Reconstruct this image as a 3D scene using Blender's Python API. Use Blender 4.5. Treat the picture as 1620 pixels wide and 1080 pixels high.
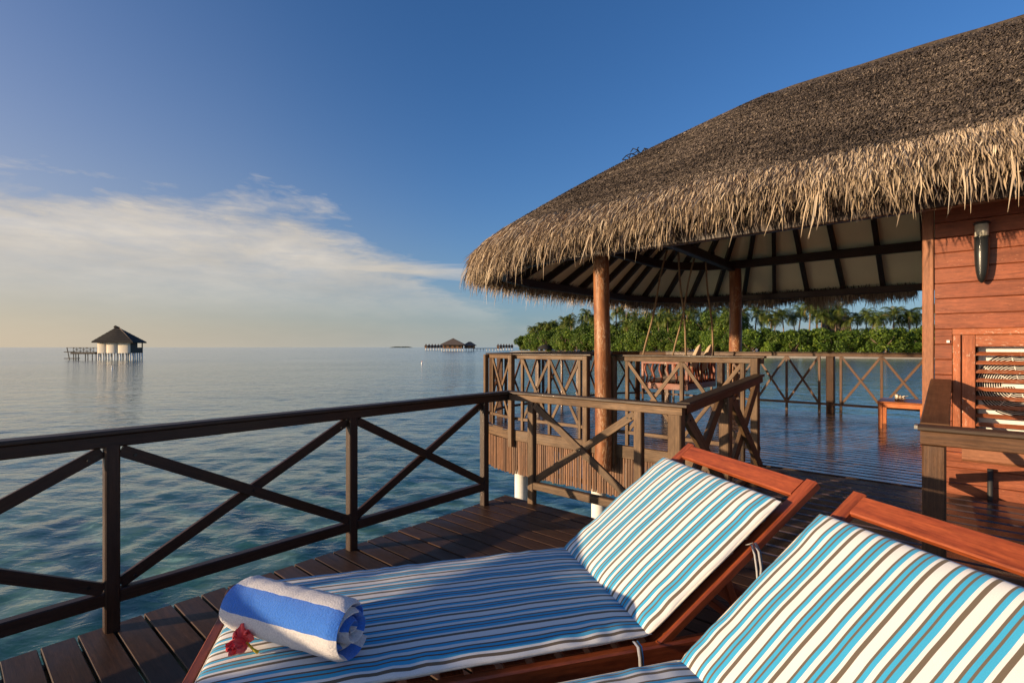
import bpy, bmesh, math, random
import numpy as np
from mathutils import Vector, Matrix, noise as mnoise
from math import radians as R, sin, cos, pi, sqrt, atan2

for o in list(bpy.data.objects):
    bpy.data.objects.remove(o)
SC = bpy.context.scene
COL = SC.collection
rng = random.Random(7)
nrg = np.random.default_rng(11)

# ---------------------------------------------------------------- camera, sky, sun, exposure
CAMZ = 1.4            # metres above the sun deck (deck top is z = 0)
WATER = -1.6
cam = bpy.data.cameras.new('camera')
cam.sensor_width = 36.0
cam.lens = 800 / 1620 * 36
cam.shift_y = 9 / 1620
cam.clip_start = 0.05
cam.clip_end = 40000
cam_o = bpy.data.objects.new('camera', cam)
COL.objects.link(cam_o)
cam_o.location = (0, 0, CAMZ)
cam_o.rotation_euler = (R(90), 0, 0)
SC.camera = cam_o

SUN_AZ = R(252)       # clockwise from +Y: low sun behind the left shoulder
SUN_EL = R(8.5)
sdir = Vector((sin(SUN_AZ) * cos(SUN_EL), cos(SUN_AZ) * cos(SUN_EL), sin(SUN_EL)))
sun = bpy.data.lights.new('sun', 'SUN')
sun.energy = 4.9
sun.angle = R(0.6)
sun.color = (1.0, 0.74, 0.46)
sun_o = bpy.data.objects.new('sun', sun)
COL.objects.link(sun_o)
sun_o.rotation_euler = sdir.to_track_quat('Z', 'Y').to_euler()

SC.view_settings.view_transform = 'Standard'
SC.view_settings.look = 'None'
SC.view_settings.gamma = 1
SC.view_settings.exposure = 0.62
SC.cycles.max_bounces = 8
SC.cycles.transparent_max_bounces = 12
SC.cycles.caustics_reflective = True
SC.cycles.sample_clamp_indirect = 30.0
SC.cycles.caustics_refractive = False


class NT:
    """small helper for node trees"""
    def __init__(s, tree):
        s.t = tree
        s.t.nodes.clear()

    def n(s, typ, ins=None, **kw):
        nd = s.t.nodes.new(typ)
        for k, v in kw.items():
            setattr(nd, k, v)
        for k, v in (ins or {}).items():
            s.set(nd, k, v)
        return nd

    def set(s, nd, k, v):
        sock = nd.inputs[k]
        if isinstance(v, bpy.types.NodeSocket):
            s.t.links.new(v, sock)
        elif isinstance(v, bpy.types.Node):
            s.t.links.new(v.outputs[0], sock)
        else:
            if sock.type == 'RGBA' and hasattr(v, '__len__') and len(v) == 3:
                v = (*v, 1)
            sock.default_value = v

    def math(s, op, a, b=0.0, c=0.0, clamp=False):
        nd = s.n('ShaderNodeMath', {0: a, 1: b, 2: c}, operation=op)
        nd.use_clamp = clamp
        return nd.outputs[0]

    def ramp(s, fac, stops, interp='LINEAR'):
        nd = s.n('ShaderNodeValToRGB', {0: fac})
        cr = nd.color_ramp
        cr.interpolation = interp
        while len(cr.elements) < len(stops):
            cr.elements.new(0.5)
        for e, (p, c) in zip(cr.elements, stops):
            e.position = p
            e.color = (*c, 1) if hasattr(c, '__len__') else (c, c, c, 1)
        return nd.outputs[0]

    def mix(s, fac, a, b, blend='MIX'):
        nd = s.n('ShaderNodeMix', data_type='RGBA', blend_type=blend)
        s.set(nd, 0, fac); s.set(nd, 6, a); s.set(nd, 7, b)
        return nd.outputs[2]

    def noise(s, vec, scale, detail=3.0, rough=0.5, dist=0.0):
        nd = s.n('ShaderNodeTexNoise', {'Scale': scale, 'Detail': detail, 'Roughness': rough, 'Distortion': dist})
        if vec is not None:
            s.set(nd, 'Vector', vec)
        return nd.outputs[0]

    def mapping(s, vec, scale=(1, 1, 1), loc=(0, 0, 0)):
        nd = s.n('ShaderNodeMapping', {'Vector': vec, 'Scale': scale, 'Location': loc})
        return nd.outputs[0]


world = bpy.data.worlds.new('World')
SC.world = world
world.use_nodes = True
w = NT(world.node_tree)
sky = w.n('ShaderNodeTexSky', sky_type='NISHITA')
sky.sun_disc = False
sky.sun_elevation = SUN_EL
sky.sun_rotation = SUN_AZ
sky.altitude = 0
sky.air_density = 1.0
sky.dust_density = .8
sky.ozone_density = 5.5
tc = w.n('ShaderNodeTexCoord').outputs['Generated']
sp = w.n('ShaderNodeSeparateXYZ', {0: tc})
az = w.math('ARCTAN2', sp.outputs[0], sp.outputs[1])
el = w.math('ARCSINE', sp.outputs[2])
azn = w.math('MULTIPLY_ADD', az, 1 / (2 * pi), 0.5)
def azp(deg): return 0.5 + deg / 360
# top of the cloud bank as a function of azimuth (value = elevation / 0.4 rad)
top = w.ramp(azn, [(0.0, .35), (azp(-110), .52), (azp(-46), .60), (azp(-34), .655), (azp(-24), .66), (azp(-17), .57),
                   (azp(-12), .47), (azp(-7), .30), (azp(0), .12), (azp(40), .02), (azp(120), .1), (1.0, .35)])
top = w.math('MULTIPLY_ADD', top, 0.4, .012)
cv = w.n('ShaderNodeCombineXYZ', {0: w.math('MULTIPLY', az, 5.0), 1: w.math('MULTIPLY', el, 19.0), 2: 3.3}).outputs[0]
n1 = w.noise(cv, 1.0, 7, .58, .35)
n2 = w.noise(cv, 2.6, 6, .6, .2)
edge = w.math('MULTIPLY_ADD', w.math('SUBTRACT', n1, .5), .20, w.math('MULTIPLY_ADD', w.math('SUBTRACT', n2, .5), .085, top))
m1 = w.math('DIVIDE', w.math('SUBTRACT', edge, el), .055, clamp=True)
low = w.math('DIVIDE', w.math('SUBTRACT', el, .05), .11, clamp=True)
m1 = w.math('MULTIPLY', m1, w.math('MULTIPLY_ADD', low, .75, .15))
m1 = w.math('MULTIPLY', m1, w.ramp(n2, [(.30, .64), (.62, 1.0)]))
# lower streak reaching right under the bank
scv = w.n('ShaderNodeCombineXYZ', {0: w.math('MULTIPLY', az, 4.0), 1: w.math('MULTIPLY', el, 40.0), 2: 8.1}).outputs[0]
sn = w.noise(scv, 1.3, 6, .55, .3)
sc_el = w.math('MULTIPLY_ADD', az, -.02, .142)
sd = w.math('ABSOLUTE', w.math('SUBTRACT', el, sc_el))
sw = w.math('MULTIPLY_ADD', w.math('SUBTRACT', sn, .5), .05, .018)
m2 = w.math('DIVIDE', w.math('SUBTRACT', sw, sd), .02, clamp=True)
m2 = w.math('MULTIPLY', m2, w.ramp(azn, [(azp(-60), 0.0), (azp(-28), .7), (azp(-14), .95), (azp(-4), .85), (azp(3), .0)]))
cm = w.math('MAXIMUM', m1, m2)
cloud_col = w.mix(w.ramp(n1, [(.3, 0.0), (.7, 1.0)]), (2.75, 2.40, 1.92), (3.7, 3.25, 2.65))
# warm sea haze low over the horizon, creamier towards the sun
hz_col = w.ramp(azn, [(0.0, (.36, .30, .22)), (azp(-150), (.60, .48, .32)), (azp(-108), (1.15, .86, .52)), (azp(-78), (.60, .48, .33)), (azp(-46), (.305, .250, .182)), (azp(-20), (.215, .21, .185)), (azp(0), (.150, .185, .200)), (azp(50), (.150, .200, .235)), (azp(140), (.20, .22, .22)), (1.0, (.36, .30, .22))])
hz_col = w.mix(1.0, hz_col, (9, 9, 9), 'MULTIPLY')
hz_k = w.ramp(azn, [(0.0, .42), (azp(-100), .36), (azp(-46), .40), (azp(-28), .52), (azp(-5), .80), (azp(40), .75), (azp(140), .6), (1.0, .42)])
hz_f = w.math('MULTIPLY', w.math('EXPONENT', w.math('MULTIPLY', w.math('MAXIMUM', el, 0.0), w.math('MULTIPLY', hz_k, -10.0))), .92)
skyh = w.mix(hz_f, w.mix(1.0, sky.outputs[0], (.80, .82, .86), 'MULTIPLY'), hz_col)
skyc = w.mix(w.math('MULTIPLY', cm, .80), skyh, cloud_col)
bg = w.n('ShaderNodeBackground', {'Color': skyc, 'Strength': 0.15})
w.n('ShaderNodeOutputWorld', {'Surface': bg})

# ---------------------------------------------------------------- local frame of the villa
V = Vector((0.752, -0.659, 0)).normalized()    # along the deck boards
U = Vector((0.659, 0.752, 0)).normalized()     # along the left railing
O = Vector((3.97, 7.7, 0))                     # under the end of the roof ridge
UP = Vector((0, 0, 1))
FL = 0.193                                     # pavilion floor is one step up

def L(p, q, z=0.0):
    return O + V * p + U * q + UP * z

# ---------------------------------------------------------------- object helpers
MAT = {}
ORG = {}          # world origin of every object that may become a parent

def reg(o, loc):
    ORG[o.name] = Vector(loc)

def empty(name, loc, label=None, cat=None, group=None, kind=None):
    o = bpy.data.objects.new(name, None)
    COL.objects.link(o)
    o.location = loc
    o.empty_display_size = .2
    reg(o, loc)
    tag(o, label, cat, group, kind)
    return o

def tag(o, label=None, cat=None, group=None, kind=None):
    if label: o['label'] = label
    if cat: o['category'] = cat
    if group: o['group'] = group
    if kind: o['kind'] = kind
    return o

def link_mesh(name, me, mat, parent=None, loc=None, kind=None):
    o = bpy.data.objects.new(name, me)
    COL.objects.link(o)
    if mat is not None and len(me.materials) == 0:
        for m in (mat if isinstance(mat, (list, tuple)) else [mat]):
            me.materials.append(MAT[m] if isinstance(m, str) else m)
    if parent is not None:
        o.parent = parent
    if loc is not None:
        o.location = loc
    if kind: o['kind'] = kind
    return o

class MB:
    """collects oriented chamfered beams, tubes and free faces into one mesh (world coordinates)"""
    def __init__(s):
        s.v = []; s.f = []; s.uv = []; s.sm = []; s.mi = []

    def face(s, idx, uvs, smooth=False, mi=0):
        s.f.append(idx); s.uv.append(uvs); s.sm.append(smooth); s.mi.append(mi)

    def beam(s, p0, p1, w, h, up=UP, ch=None, mi=0, taper=1.0):
        p0 = Vector(p0); p1 = Vector(p1)
        d = (p1 - p0); ln = d.length; d.normalize()
        up = Vector(up)
        side = d.cross(up)
        if side.length < 1e-4:
            side = d.cross(Vector((1, 0, 0)))
        side.normalize()
        u2 = side.cross(d).normalized()
        if ch is None:
            ch = min(w, h) * .10
        hw, hh = w / 2, h / 2
        prof = [(hw, hh - ch), (hw - ch, hh), (-hw + ch, hh), (-hw, hh - ch), (-hw, -hh + ch), (-hw + ch, -hh), (hw - ch, -hh), (hw, -hh + ch)]
        base = len(s.v)
        per = [0]
        for i in range(8):
            a = prof[i]; b = prof[(i + 1) % 8]
            per.append(per[-1] + math.hypot(a[0] - b[0], a[1] - b[1]))
        off = rng.random() * 3
        for k, e in enumerate((p0, p1)):
            t = 1.0 if k == 0 else taper
            for a, b in prof:
                s.v.append(e + side * a * t + u2 * b * t)
        for i in range(8):
            j = (i + 1) % 8
            s.face((base + i, base + j, base + 8 + j, base + 8 + i),
                   ((off, per[i]), (off, per[i + 1]), (off + ln, per[i + 1]), (off + ln, per[i])), mi=mi)
        s.face(tuple(base + 7 - i for i in range(8)), tuple((off + .01 * prof[7 - i][0], prof[7 - i][1]) for i in range(8)), mi=mi)
        s.face(tuple(base + 8 + i for i in range(8)), tuple((off + .01 * prof[i][0], prof[i][1]) for i in range(8)), mi=mi)
        return s

    def box(s, c, ax, ay, az_, sx, sy, sz, mi=0, ch=None):
        """box centred on c, long axis ax"""
        c = Vector(c); ax = Vector(ax).normalized()
        return s.beam(c - ax * sx / 2, c + ax * sx / 2, sy, sz, up=az_, mi=mi, ch=ch)

    def tube(s, pts, rad, n=10, caps=True, mi=0, smooth=True):
        pts = [Vector(p) for p in pts]
        rad = rad if hasattr(rad, '__len__') else [rad] * len(pts)
        base = len(s.v)
        ln = 0
        lens = []
        ref = None
        for i, p in enumerate(pts):
            d = (pts[min(i + 1, len(pts) - 1)] - pts[max(i - 1, 0)]).normalized()
            if ref is None:
                ref = d.cross(UP if abs(d.z) < .9 else Vector((1, 0, 0))).normalized()
            a = (ref - d * ref.dot(d)).normalized(); ref = a
            b = d.cross(a)
            if i: ln += (p - pts[i - 1]).length
            lens.append(ln)
            for k in range(n):
                t = 2 * pi * k / n
                s.v.append(p + (a * cos(t) + b * sin(t)) * rad[i])
        for i in range(len(pts) - 1):
            for k in range(n):
                j = (k + 1) % n
                r0 = rad[i] * 2 * pi / n
                s.face((base + i * n + k, base + i * n + j, base + (i + 1) * n + j, base + (i + 1) * n + k),
                       ((lens[i], k * r0), (lens[i], (k + 1) * r0), (lens[i + 1], (k + 1) * r0), (lens[i + 1], k * r0)), smooth, mi)
        if caps:
            s.face(tuple(base + n - 1 - k for k in range(n)), tuple((0, 0) for k in range(n)), False, mi)
            e = base + (len(pts) - 1) * n
            s.face(tuple(e + k for k in range(n)), tuple((0, 0) for k in range(n)), False, mi)
        return s

    def poly(s, pts, uvs=None, smooth=False, mi=0):
        base = len(s.v)
        s.v += [Vector(p) for p in pts]
        s.face(tuple(range(base, base + len(pts))), uvs or tuple((p[0], p[1]) for p in pts), smooth, mi)
        return s

    def grid(s, rows, uvs=None, smooth=True, mi=0, flip=False):
        """rows: list of equal lists of points"""
        base = len(s.v)
        m = len(rows[0])
        for r in rows:
            s.v += [Vector(p) for p in r]
        for i in range(len(rows) - 1):
            for j in range(m - 1):
                a = base + i * m + j
                q = (a, a + 1, a + m + 1, a + m)
                if uvs:
                    uq = (uvs[i][j], uvs[i][j + 1], uvs[i + 1][j + 1], uvs[i + 1][j])
                else:
                    uq = ((i, j), (i, j + 1), (i + 1, j + 1), (i + 1, j))
                if flip:
                    q = q[::-1]; uq = uq[::-1]
                s.face(q, uq, smooth, mi)
        return s

    def mesh(s, name, org=Vector((0, 0, 0))):
        me = bpy.data.meshes.new(name)
        me.from_pydata([tuple(v - org) for v in s.v], [], s.f)
        uvl = me.uv_layers.new(name='UVMap')
        flat = [c for f in s.uv for u in f for c in u]
        uvl.data.foreach_set('uv', flat)
        me.polygons.foreach_set('use_smooth', s.sm)
        if any(s.mi):
            me.polygons.foreach_set('material_index', s.mi)
        me.update()
        return me

    def build(s, name, mat, parent=None, kind=None, grand=None):
        """parent: thing (or part) whose world origin is known"""
        if parent is not None:
            org = ORG[parent.name]
            o = link_mesh(name, s.mesh(name, org), mat, parent, kind=kind)
            reg(o, org)
        else:
            c = Vector((0, 0, 0))
            lo = Vector([min(v[i] for v in s.v) for i in range(3)]); hi = Vector([max(v[i] for v in s.v) for i in range(3)])
            c = Vector(((lo.x + hi.x) / 2, (lo.y + hi.y) / 2, lo.z))
            o = link_mesh(name, s.mesh(name, c), mat, None, loc=c, kind=kind)
            reg(o, c)
        return o

def np_mesh(name, verts, faces, uv=None, fattr=None, smooth=False):
    """fast mesh from numpy quads / tris; fattr: dict of per-face floats"""
    me = bpy.data.meshes.new(name)
    nv, nf, k = len(verts), len(faces), faces.shape[1]
    me.vertices.add(nv)
    me.vertices.foreach_set('co', np.ascontiguousarray(verts, dtype=np.float32).ravel())
    me.loops.add(nf * k)
    me.loops.foreach_set('vertex_index', np.ascontiguousarray(faces, dtype=np.int32).ravel())
    me.polygons.add(nf)
    me.polygons.foreach_set('loop_start', np.arange(0, nf * k, k, dtype=np.int32))
    me.polygons.foreach_set('loop_total', np.full(nf, k, dtype=np.int32))
    if smooth:
        me.polygons.foreach_set('use_smooth', np.ones(nf, dtype=bool))
    if uv is not None:
        l = me.uv_layers.new(name='UVMap')
        l.data.foreach_set('uv', np.ascontiguousarray(uv, dtype=np.float32).ravel())
    for nm, arr in (fattr or {}).items():
        a = me.attributes.new(nm, 'FLOAT', 'FACE')
        a.data.foreach_set('value', np.ascontiguousarray(arr, dtype=np.float32))
    me.update(calc_edges=True)
    me.validate()
    return me

def copy_tree(o, loc, rotz, scale=1.0, **tags):
    c = o.copy(); COL.objects.link(c)
    c.location = loc; c.rotation_euler = (0, 0, rotz)
    c.scale = (scale,) * 3 if not hasattr(scale, '__len__') else scale
    for ch in o.children:
        d = ch.copy(); COL.objects.link(d); d.parent = c
        for g in ch.children:
            e = g.copy(); COL.objects.link(e); e.parent = d
    tag(c, **tags)
    return c

# ---------------------------------------------------------------- materials
def new_mat(name):
    m = bpy.data.materials.new(name)
    m.use_nodes = True
    MAT[name] = m
    return NT(m.node_tree)

def out(n, bsdf, disp=None):
    n.n('ShaderNodeOutputMaterial', {'Surface': bsdf})

def wood(name, dark, light, rough=.55, grain=34, var=.3, bump=.25, stain=None, stain_amt=.5, spec=.4, coat=0.0, chips=None, chip_at=.72):
    n = new_mat(name)
    uv = n.n('ShaderNodeTexCoord').outputs['UV']
    rnd = n.n('ShaderNodeObjectInfo').outputs['Random']
    offs = n.n('ShaderNodeCombineXYZ', {0: n.math('MULTIPLY', rnd, 91.0), 1: n.math('MULTIPLY', rnd, 37.0), 2: n.math('MULTIPLY', rnd, 53.0)}).outputs[0]
    vec = n.n('ShaderNodeVectorMath', {0: uv, 1: offs}, operation='ADD').outputs[0]
    g = n.noise(n.mapping(vec, (1.3, grain, 1)), 1.6, 5, .62, .6)
    g2 = n.noise(n.mapping(vec, (3.5, grain * 3.2, 1)), 2.0, 3, .6)
    blot = n.noise(n.mapping(vec, (1.6, 3.0, 1)), 1.8, 4, .6)
    f = n.math('ADD', n.math('MULTIPLY', g, .65), n.math('MULTIPLY', g2, .35))
    c = n.mix(n.ramp(f, [(.3, 0.0), (.68, 1.0)]), dark, light)
    if stain:
        c = n.mix(n.math('MULTIPLY', n.ramp(blot, [(.45, 0.0), (.66, 1.0)]), stain_amt), c, stain)
    val = n.math('MULTIPLY_ADD', rnd, var, 1 - var / 2)
    val = n.math('MULTIPLY', val, n.ramp(blot, [(.25, .68), (.75, 1.22)]))
    fine = n.noise(n.mapping(vec, (14, 60, 1)), 1.4, 4, .7)
    val = n.math('MULTIPLY', val, n.ramp(fine, [(.3, .72), (.7, 1.2)]))
    c = n.mix(1.0, c, n.n('ShaderNodeCombineXYZ', {0: val, 1: val, 2: val}).outputs[0], 'MULTIPLY')
    if chips:
        ch = n.noise(n.mapping(vec, (9, 30, 1)), 3.0, 6, .7)
        cl = n.noise(n.mapping(vec, (1.0, 2.0, 1)), 2.6, 2, .5)
        msk = n.math('MULTIPLY', n.ramp(ch, [(chip_at - .09, 0.0), (chip_at - .06, 1.0)]), n.ramp(cl, [(.48, 0.0), (.6, 1.0)]))
        c = n.mix(n.math('MULTIPLY', msk, .8), c, chips)
    b = n.n('ShaderNodeBump', {'Strength': bump, 'Distance': .004, 'Height': f}).outputs[0]
    rr = n.ramp(blot, [(.3, max(rough - .10, .05)), (.7, min(rough + .12, 1))])
    p = n.n('ShaderNodeBsdfPrincipled', {'Base Color': c, 'Roughness': rr, 'Normal': b, 'Specular IOR Level': spec})
    if coat:
        p.inputs['Coat Weight'].default_value = coat
        p.inputs['Coat Roughness'].default_value = .16
    out(n, p)

def plain(name, col, rough=.5, metal=0.0, noise_amt=.12, scale=12, bump=.0, spec=.4):
    n = new_mat(name)
    co = n.n('ShaderNodeTexCoord').outputs['Object']
    nz = n.noise(co, scale, 4, .6)
    k = n.ramp(nz, [(.25, 1 - noise_amt), (.75, 1 + noise_amt)])
    c = n.mix(1.0, col, k, 'MULTIPLY')
    ins = {'Base Color': c, 'Roughness': rough, 'Metallic': metal, 'Specular IOR Level': spec}
    if bump:
        ins['Normal'] = n.n('ShaderNodeBump', {'Strength': bump, 'Distance': .01, 'Height': nz}).outputs[0]
    out(n, n.n('ShaderNodeBsdfPrincipled', ins))

wood('deck_wood', (.030, .014, .0075), (.095, .044, .023), rough=.50, grain=26, var=.6, stain=(.028, .015, .010), spec=.32, bump=.35)
wood('floor_wood', (.034, .022, .017), (.10, .064, .046), rough=.22, grain=26, var=.45, stain=(.014, .010, .010), spec=.9, bump=.2, coat=.5)
wood('rail_wood', (.042, .022, .010), (.225, .130, .063), rough=.62, grain=44, var=.35, stain=(.045, .027, .015), stain_amt=.7, bump=.6)
wood('shaded_rail_wood', (.022, .0105, .006), (.070, .032, .016), rough=.46, grain=40, var=.25, stain=(.026, .015, .010), stain_amt=.6)  # darker copy of rail_wood, with the shade put into its colour
wood('brown_rail_wood', (.045, .020, .010), (.165, .080, .038), rough=.45, grain=40, var=.2, stain=(.05, .024, .013), stain_amt=.6, bump=.4)  # reddish-brown wood; also puts shade into the inner pavilion railings
wood('cap_wood', (.028, .017, .011), (.085, .054, .034), rough=.50, grain=40, var=.25, stain=(.03, .02, .014))
wood('skirt_wood', (.085, .036, .017), (.24, .115, .052), rough=.6, grain=30, var=.75, stain=(.07, .04, .026), stain_amt=.5)
wood('log_wood', (.085, .024, .008), (.44, .175, .058), rough=.5, grain=9, var=.15, stain=(.12, .034, .012), stain_amt=.75, bump=.5, chips=(.50, .33, .20), chip_at=.62)
wood('wall_wood', (.14, .037, .017), (.34, .104, .047), rough=.42, grain=20, var=.22, stain=(.19, .046, .020), stain_amt=.6, bump=.2, chips=(.46, .20, .11), chip_at=.70)
wood('trim_wood', (.22, .085, .040), (.37, .155, .076), rough=.5, grain=26, var=.16, stain=(.17, .06, .03))
wood('window_wood', (.27, .070, .026), (.42, .135, .055), rough=.48, grain=24, var=.14, bump=.15, chips=(.62, .44, .33), chip_at=.66)
wood('lounger_wood', (.13, .022, .008), (.40, .095, .028), rough=.36, grain=24, var=.2, stain=(.20, .040, .014), spec=.5, bump=.15)
wood('swing_wood', (.13, .030, .014), (.27, .075, .034), rough=.45, grain=26, var=.2)
wood('table_wood', (.36, .10, .030), (.50, .17, .058), rough=.35, grain=20, var=.1)
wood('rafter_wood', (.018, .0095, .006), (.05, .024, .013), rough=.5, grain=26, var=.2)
wood('far_wood', (.16, .075, .035), (.32, .17, .085), rough=.7, grain=4, var=.3)
wood('far_dark_wood', (.025, .02, .017), (.06, .045, .036), rough=.7, grain=4, var=.3)
plain('soffit', (.86, .78, .54), .8, noise_amt=.05, scale=2)
plain('concrete_white', (.72, .70, .66), .75, noise_amt=.12, scale=6, bump=.2)
plain('render_white', (.72, .64, .52), .8, noise_amt=.06, scale=.6)
plain('metal_black', (.012, .013, .013), .28, noise_amt=.2, scale=30, spec=.5)
plain('metal_steel', (.35, .34, .32), .35, .9)
plain('ac_white', (.74, .72, .68), .45, noise_amt=.06, scale=8)
plain('ac_dark', (.02, .02, .022), .6)
plain('lamp_glass', (.52, .49, .40), .35, noise_amt=.06)
plain('rope', (.26, .18, .105), .9, noise_amt=.4, scale=60, bump=.6)
plain('cushion_beige', (.52, .40, .28), .9, noise_amt=.1, scale=30)
plain('piping_cloth', (.66, .60, .50), .9, noise_amt=.15, scale=60)
plain('red_petal', (1.0, .11, .10), .6, noise_amt=.12, scale=60)
plain('stamen', (.75, .52, .03), .6)
plain('shell', (.78, .70, .58), .5, noise_amt=.2, scale=60, bump=.4)
plain('net_black', (.012, .012, .013), .7)
plain('buoy_white', (.8, .78, .74), .5)
plain('buoy_orange', (.7, .2, .08), .5)
plain('trunk_bark', (.17, .12, .085), .9, noise_amt=.4, scale=3, bump=.5)
plain('sand', (.62, .53, .40), .95, noise_amt=.12, scale=.3)
plain('far_green', (.05, .07, .05), 1.0, noise_amt=.3, scale=.02)
plain('far_thatch', (.115, .090, .074), .95, noise_amt=.3, scale=3, bump=.6)
plain('dark_thatch', (.020, .018, .017), .95, noise_amt=.35, scale=2.5, bump=.6)

def thatch_mat(name, stops):
    n = new_mat(name)
    t = n.n('ShaderNodeAttribute', attribute_name='tone').outputs['Fac']
    co = n.n('ShaderNodeTexCoord').outputs['Object']
    nz = n.noise(co, 1.1, 4, .6)
    c = n.ramp(t, stops)
    k = n.ramp(nz, [(.3, .72), (.7, 1.2)])
    c = n.mix(1.0, c, k, 'MULTIPLY')
    p = n.n('ShaderNodeBsdfPrincipled', {'Base Color': c, 'Roughness': .8, 'Specular IOR Level': .25})
    out(n, p)
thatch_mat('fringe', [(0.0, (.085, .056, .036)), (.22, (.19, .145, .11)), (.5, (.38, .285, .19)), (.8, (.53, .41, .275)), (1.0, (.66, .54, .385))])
thatch_mat('weave', [(0.0, (.030, .023, .018)), (.35, (.092, .070, .053)), (.7, (.185, .142, .105)), (.92, (.29, .225, .165)), (1.0, (.45, .36, .25))])
n = new_mat('thatch_base')
co = n.n('ShaderNodeTexCoord').outputs['Object']
nz = n.noise(co, 26, 5, .7)
out(n, n.n('ShaderNodeBsdfPrincipled', {'Base Color': n.ramp(nz, [(.35, (.028, .021, .016)), (.7, (.10, .072, .05))]), 'Roughness': .95,
    'Normal': n.n('ShaderNodeBump', {'Strength': .8, 'Distance': .03, 'Height': nz}).outputs[0]}))

# striped cushion cloth: UV = (metres along, metres across)
def cloth(name):
    n = new_mat(name)
    uv = n.n('ShaderNodeTexCoord').outputs['UV']
    s = n.n('ShaderNodeSeparateXYZ', {0: uv})
    wob = n.noise(n.mapping(uv, (5, 1.5, 1)), 1.0, 2, .5)
    v = n.math('ADD', s.outputs[1], n.math('MULTIPLY', n.math('SUBTRACT', wob, .5), .003))
    f = n.math('FRACT', n.math('DIVIDE', n.math('SUBTRACT', v, .056), .118))
    Wc, G, B = (.71, .70, .68), (.135, .105, .075), (.045, .36, .60)
    seq = [(G, 1.0), (Wc, 2.2), (G, .55), (B, 1.0), (Wc, 1.15), (G, .6), (B, .9), (G, .5), (B, 1.25), (Wc, .85)]
    tot = sum(x for _, x in seq); pos = 0; stops = []
    for c_, x in seq:
        stops.append((pos / tot, c_)); pos += x
    c = n.ramp(f, stops, 'CONSTANT')
    wv = n.n('ShaderNodeTexWave', {'Vector': n.mapping(uv, (900, 900, 1)), 'Scale': 1.0, 'Distortion': 1.0}).outputs[1]
    fz = n.noise(n.mapping(uv, (1, 1, 1)), 420, 2, .6)
    c = n.mix(1.0, c, n.ramp(fz, [(.2, .86), (.8, 1.1)]), 'MULTIPLY')
    fold = n.noise(n.mapping(uv, (5, 9, 1)), 1.3, 3, .5, .4)
    h = n.math('ADD', n.math('MULTIPLY', fold, 1.0), n.math('MULTIPLY', fz, .05))
    b = n.n('ShaderNodeBump', {'Strength': .25, 'Distance': .010, 'Height': h}).outputs[0]
    p = n.n('ShaderNodeBsdfPrincipled', {'Base Color': c, 'Roughness': .85, 'Normal': b, 'Specular IOR Level': .2, 'Sheen Weight': .1})
    out(n, p)
cloth('stripe_cloth')

n = new_mat('towel_cloth')   # UV = (metres along the spiral, metres along the roll)
uv = n.n('ShaderNodeTexCoord').outputs['UV']
s = n.n('ShaderNodeSeparateXYZ', {0: uv})
wob = n.noise(n.mapping(uv, (1, 14, 1)), 1.0, 3, .6)
f = n.math('FRACT', n.math('DIVIDE', n.math('ADD', s.outputs[0], n.math('MULTIPLY', wob, .012)), .1755))
c = n.ramp(f, [(0, (.80, .76, .74)), (.564, (.045, .21, .74))], 'CONSTANT')
fz = n.noise(uv, 170, 4, .75)
c = n.mix(1.0, c, n.ramp(fz, [(.3, .80), (.7, 1.2)]), 'MULTIPLY')
out(n, n.n('ShaderNodeBsdfPrincipled', {'Base Color': c, 'Roughness': .95, 'Specular IOR Level': .1, 'Sheen Weight': .35,
    'Normal': n.n('ShaderNodeBump', {'Strength': .8, 'Distance': .009, 'Height': fz}).outputs[0]}))

def leaf_mat(name, stops, trans=.25):
    n = new_mat(name)
    t = n.n('ShaderNodeAttribute', attribute_name='tone').outputs['Fac']
    rnd = n.n('ShaderNodeObjectInfo').outputs['Random']
    c = n.ramp(t, stops)
    val = n.math('MULTIPLY_ADD', rnd, .5, .75)
    c = n.mix(1.0, c, n.n('ShaderNodeCombineXYZ', {0: val, 1: val, 2: n.math('MULTIPLY', val, .95)}).outputs[0], 'MULTIPLY')
    p = n.n('ShaderNodeBsdfPrincipled', {'Base Color': c, 'Roughness': .55, 'Specular IOR Level': .3})
    tr = n.n('ShaderNodeBsdfTranslucent', {'Color': c})
    out(n, n.n('ShaderNodeMixShader', {0: trans, 1: p, 2: tr}))
leaf_mat('leaf', [(0, (.024, .048, .008)), (.45, (.070, .128, .016)), (.8, (.150, .215, .024)), (1, (.27, .31, .04))], .3)
leaf_mat('bright_leaf', [(0, (.07, .13, .012)), (.6, (.15, .24, .022)), (1, (.26, .32, .04))])
leaf_mat('palm_leaf', [(0, (.026, .050, .010)), (.5, (.072, .108, .019)), (.85, (.16, .175, .032)), (1, (.28, .20, .055))], .25)

# sea: clear surface over a reef; ripples are in the mesh near the deck, finer ones in the bump
n = new_mat('sea_water')
gn = n.n('ShaderNodeNewGeometry')
geo = gn.outputs['Position']
b1 = n.noise(n.mapping(geo, (1, 1.5, 1)), 3.2, 3, .55, .4)
b2 = n.noise(n.mapping(geo, (.8, 1.5, 1)), .9, 4, .6, .3)
gust = n.ramp(n.noise(n.mapping(geo, (.5, 1.0, 1)), .06, 3, .55, .4), [(.3, .55), (.7, 1.25)])
h = n.math('MULTIPLY', n.math('ADD', n.math('MULTIPLY', b1, .20), n.math('MULTIPLY', b2, .75)), gust)
b3 = n.noise(n.mapping(geo, (.6, 1.5, 1)), .17, 3, .6, .2)
h = n.math('ADD', h, n.math('MULTIPLY', b3, 1.5))
nb = n.n('ShaderNodeBump', {'Strength': .75, 'Distance': .125, 'Height': h}).outputs[0]
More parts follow.
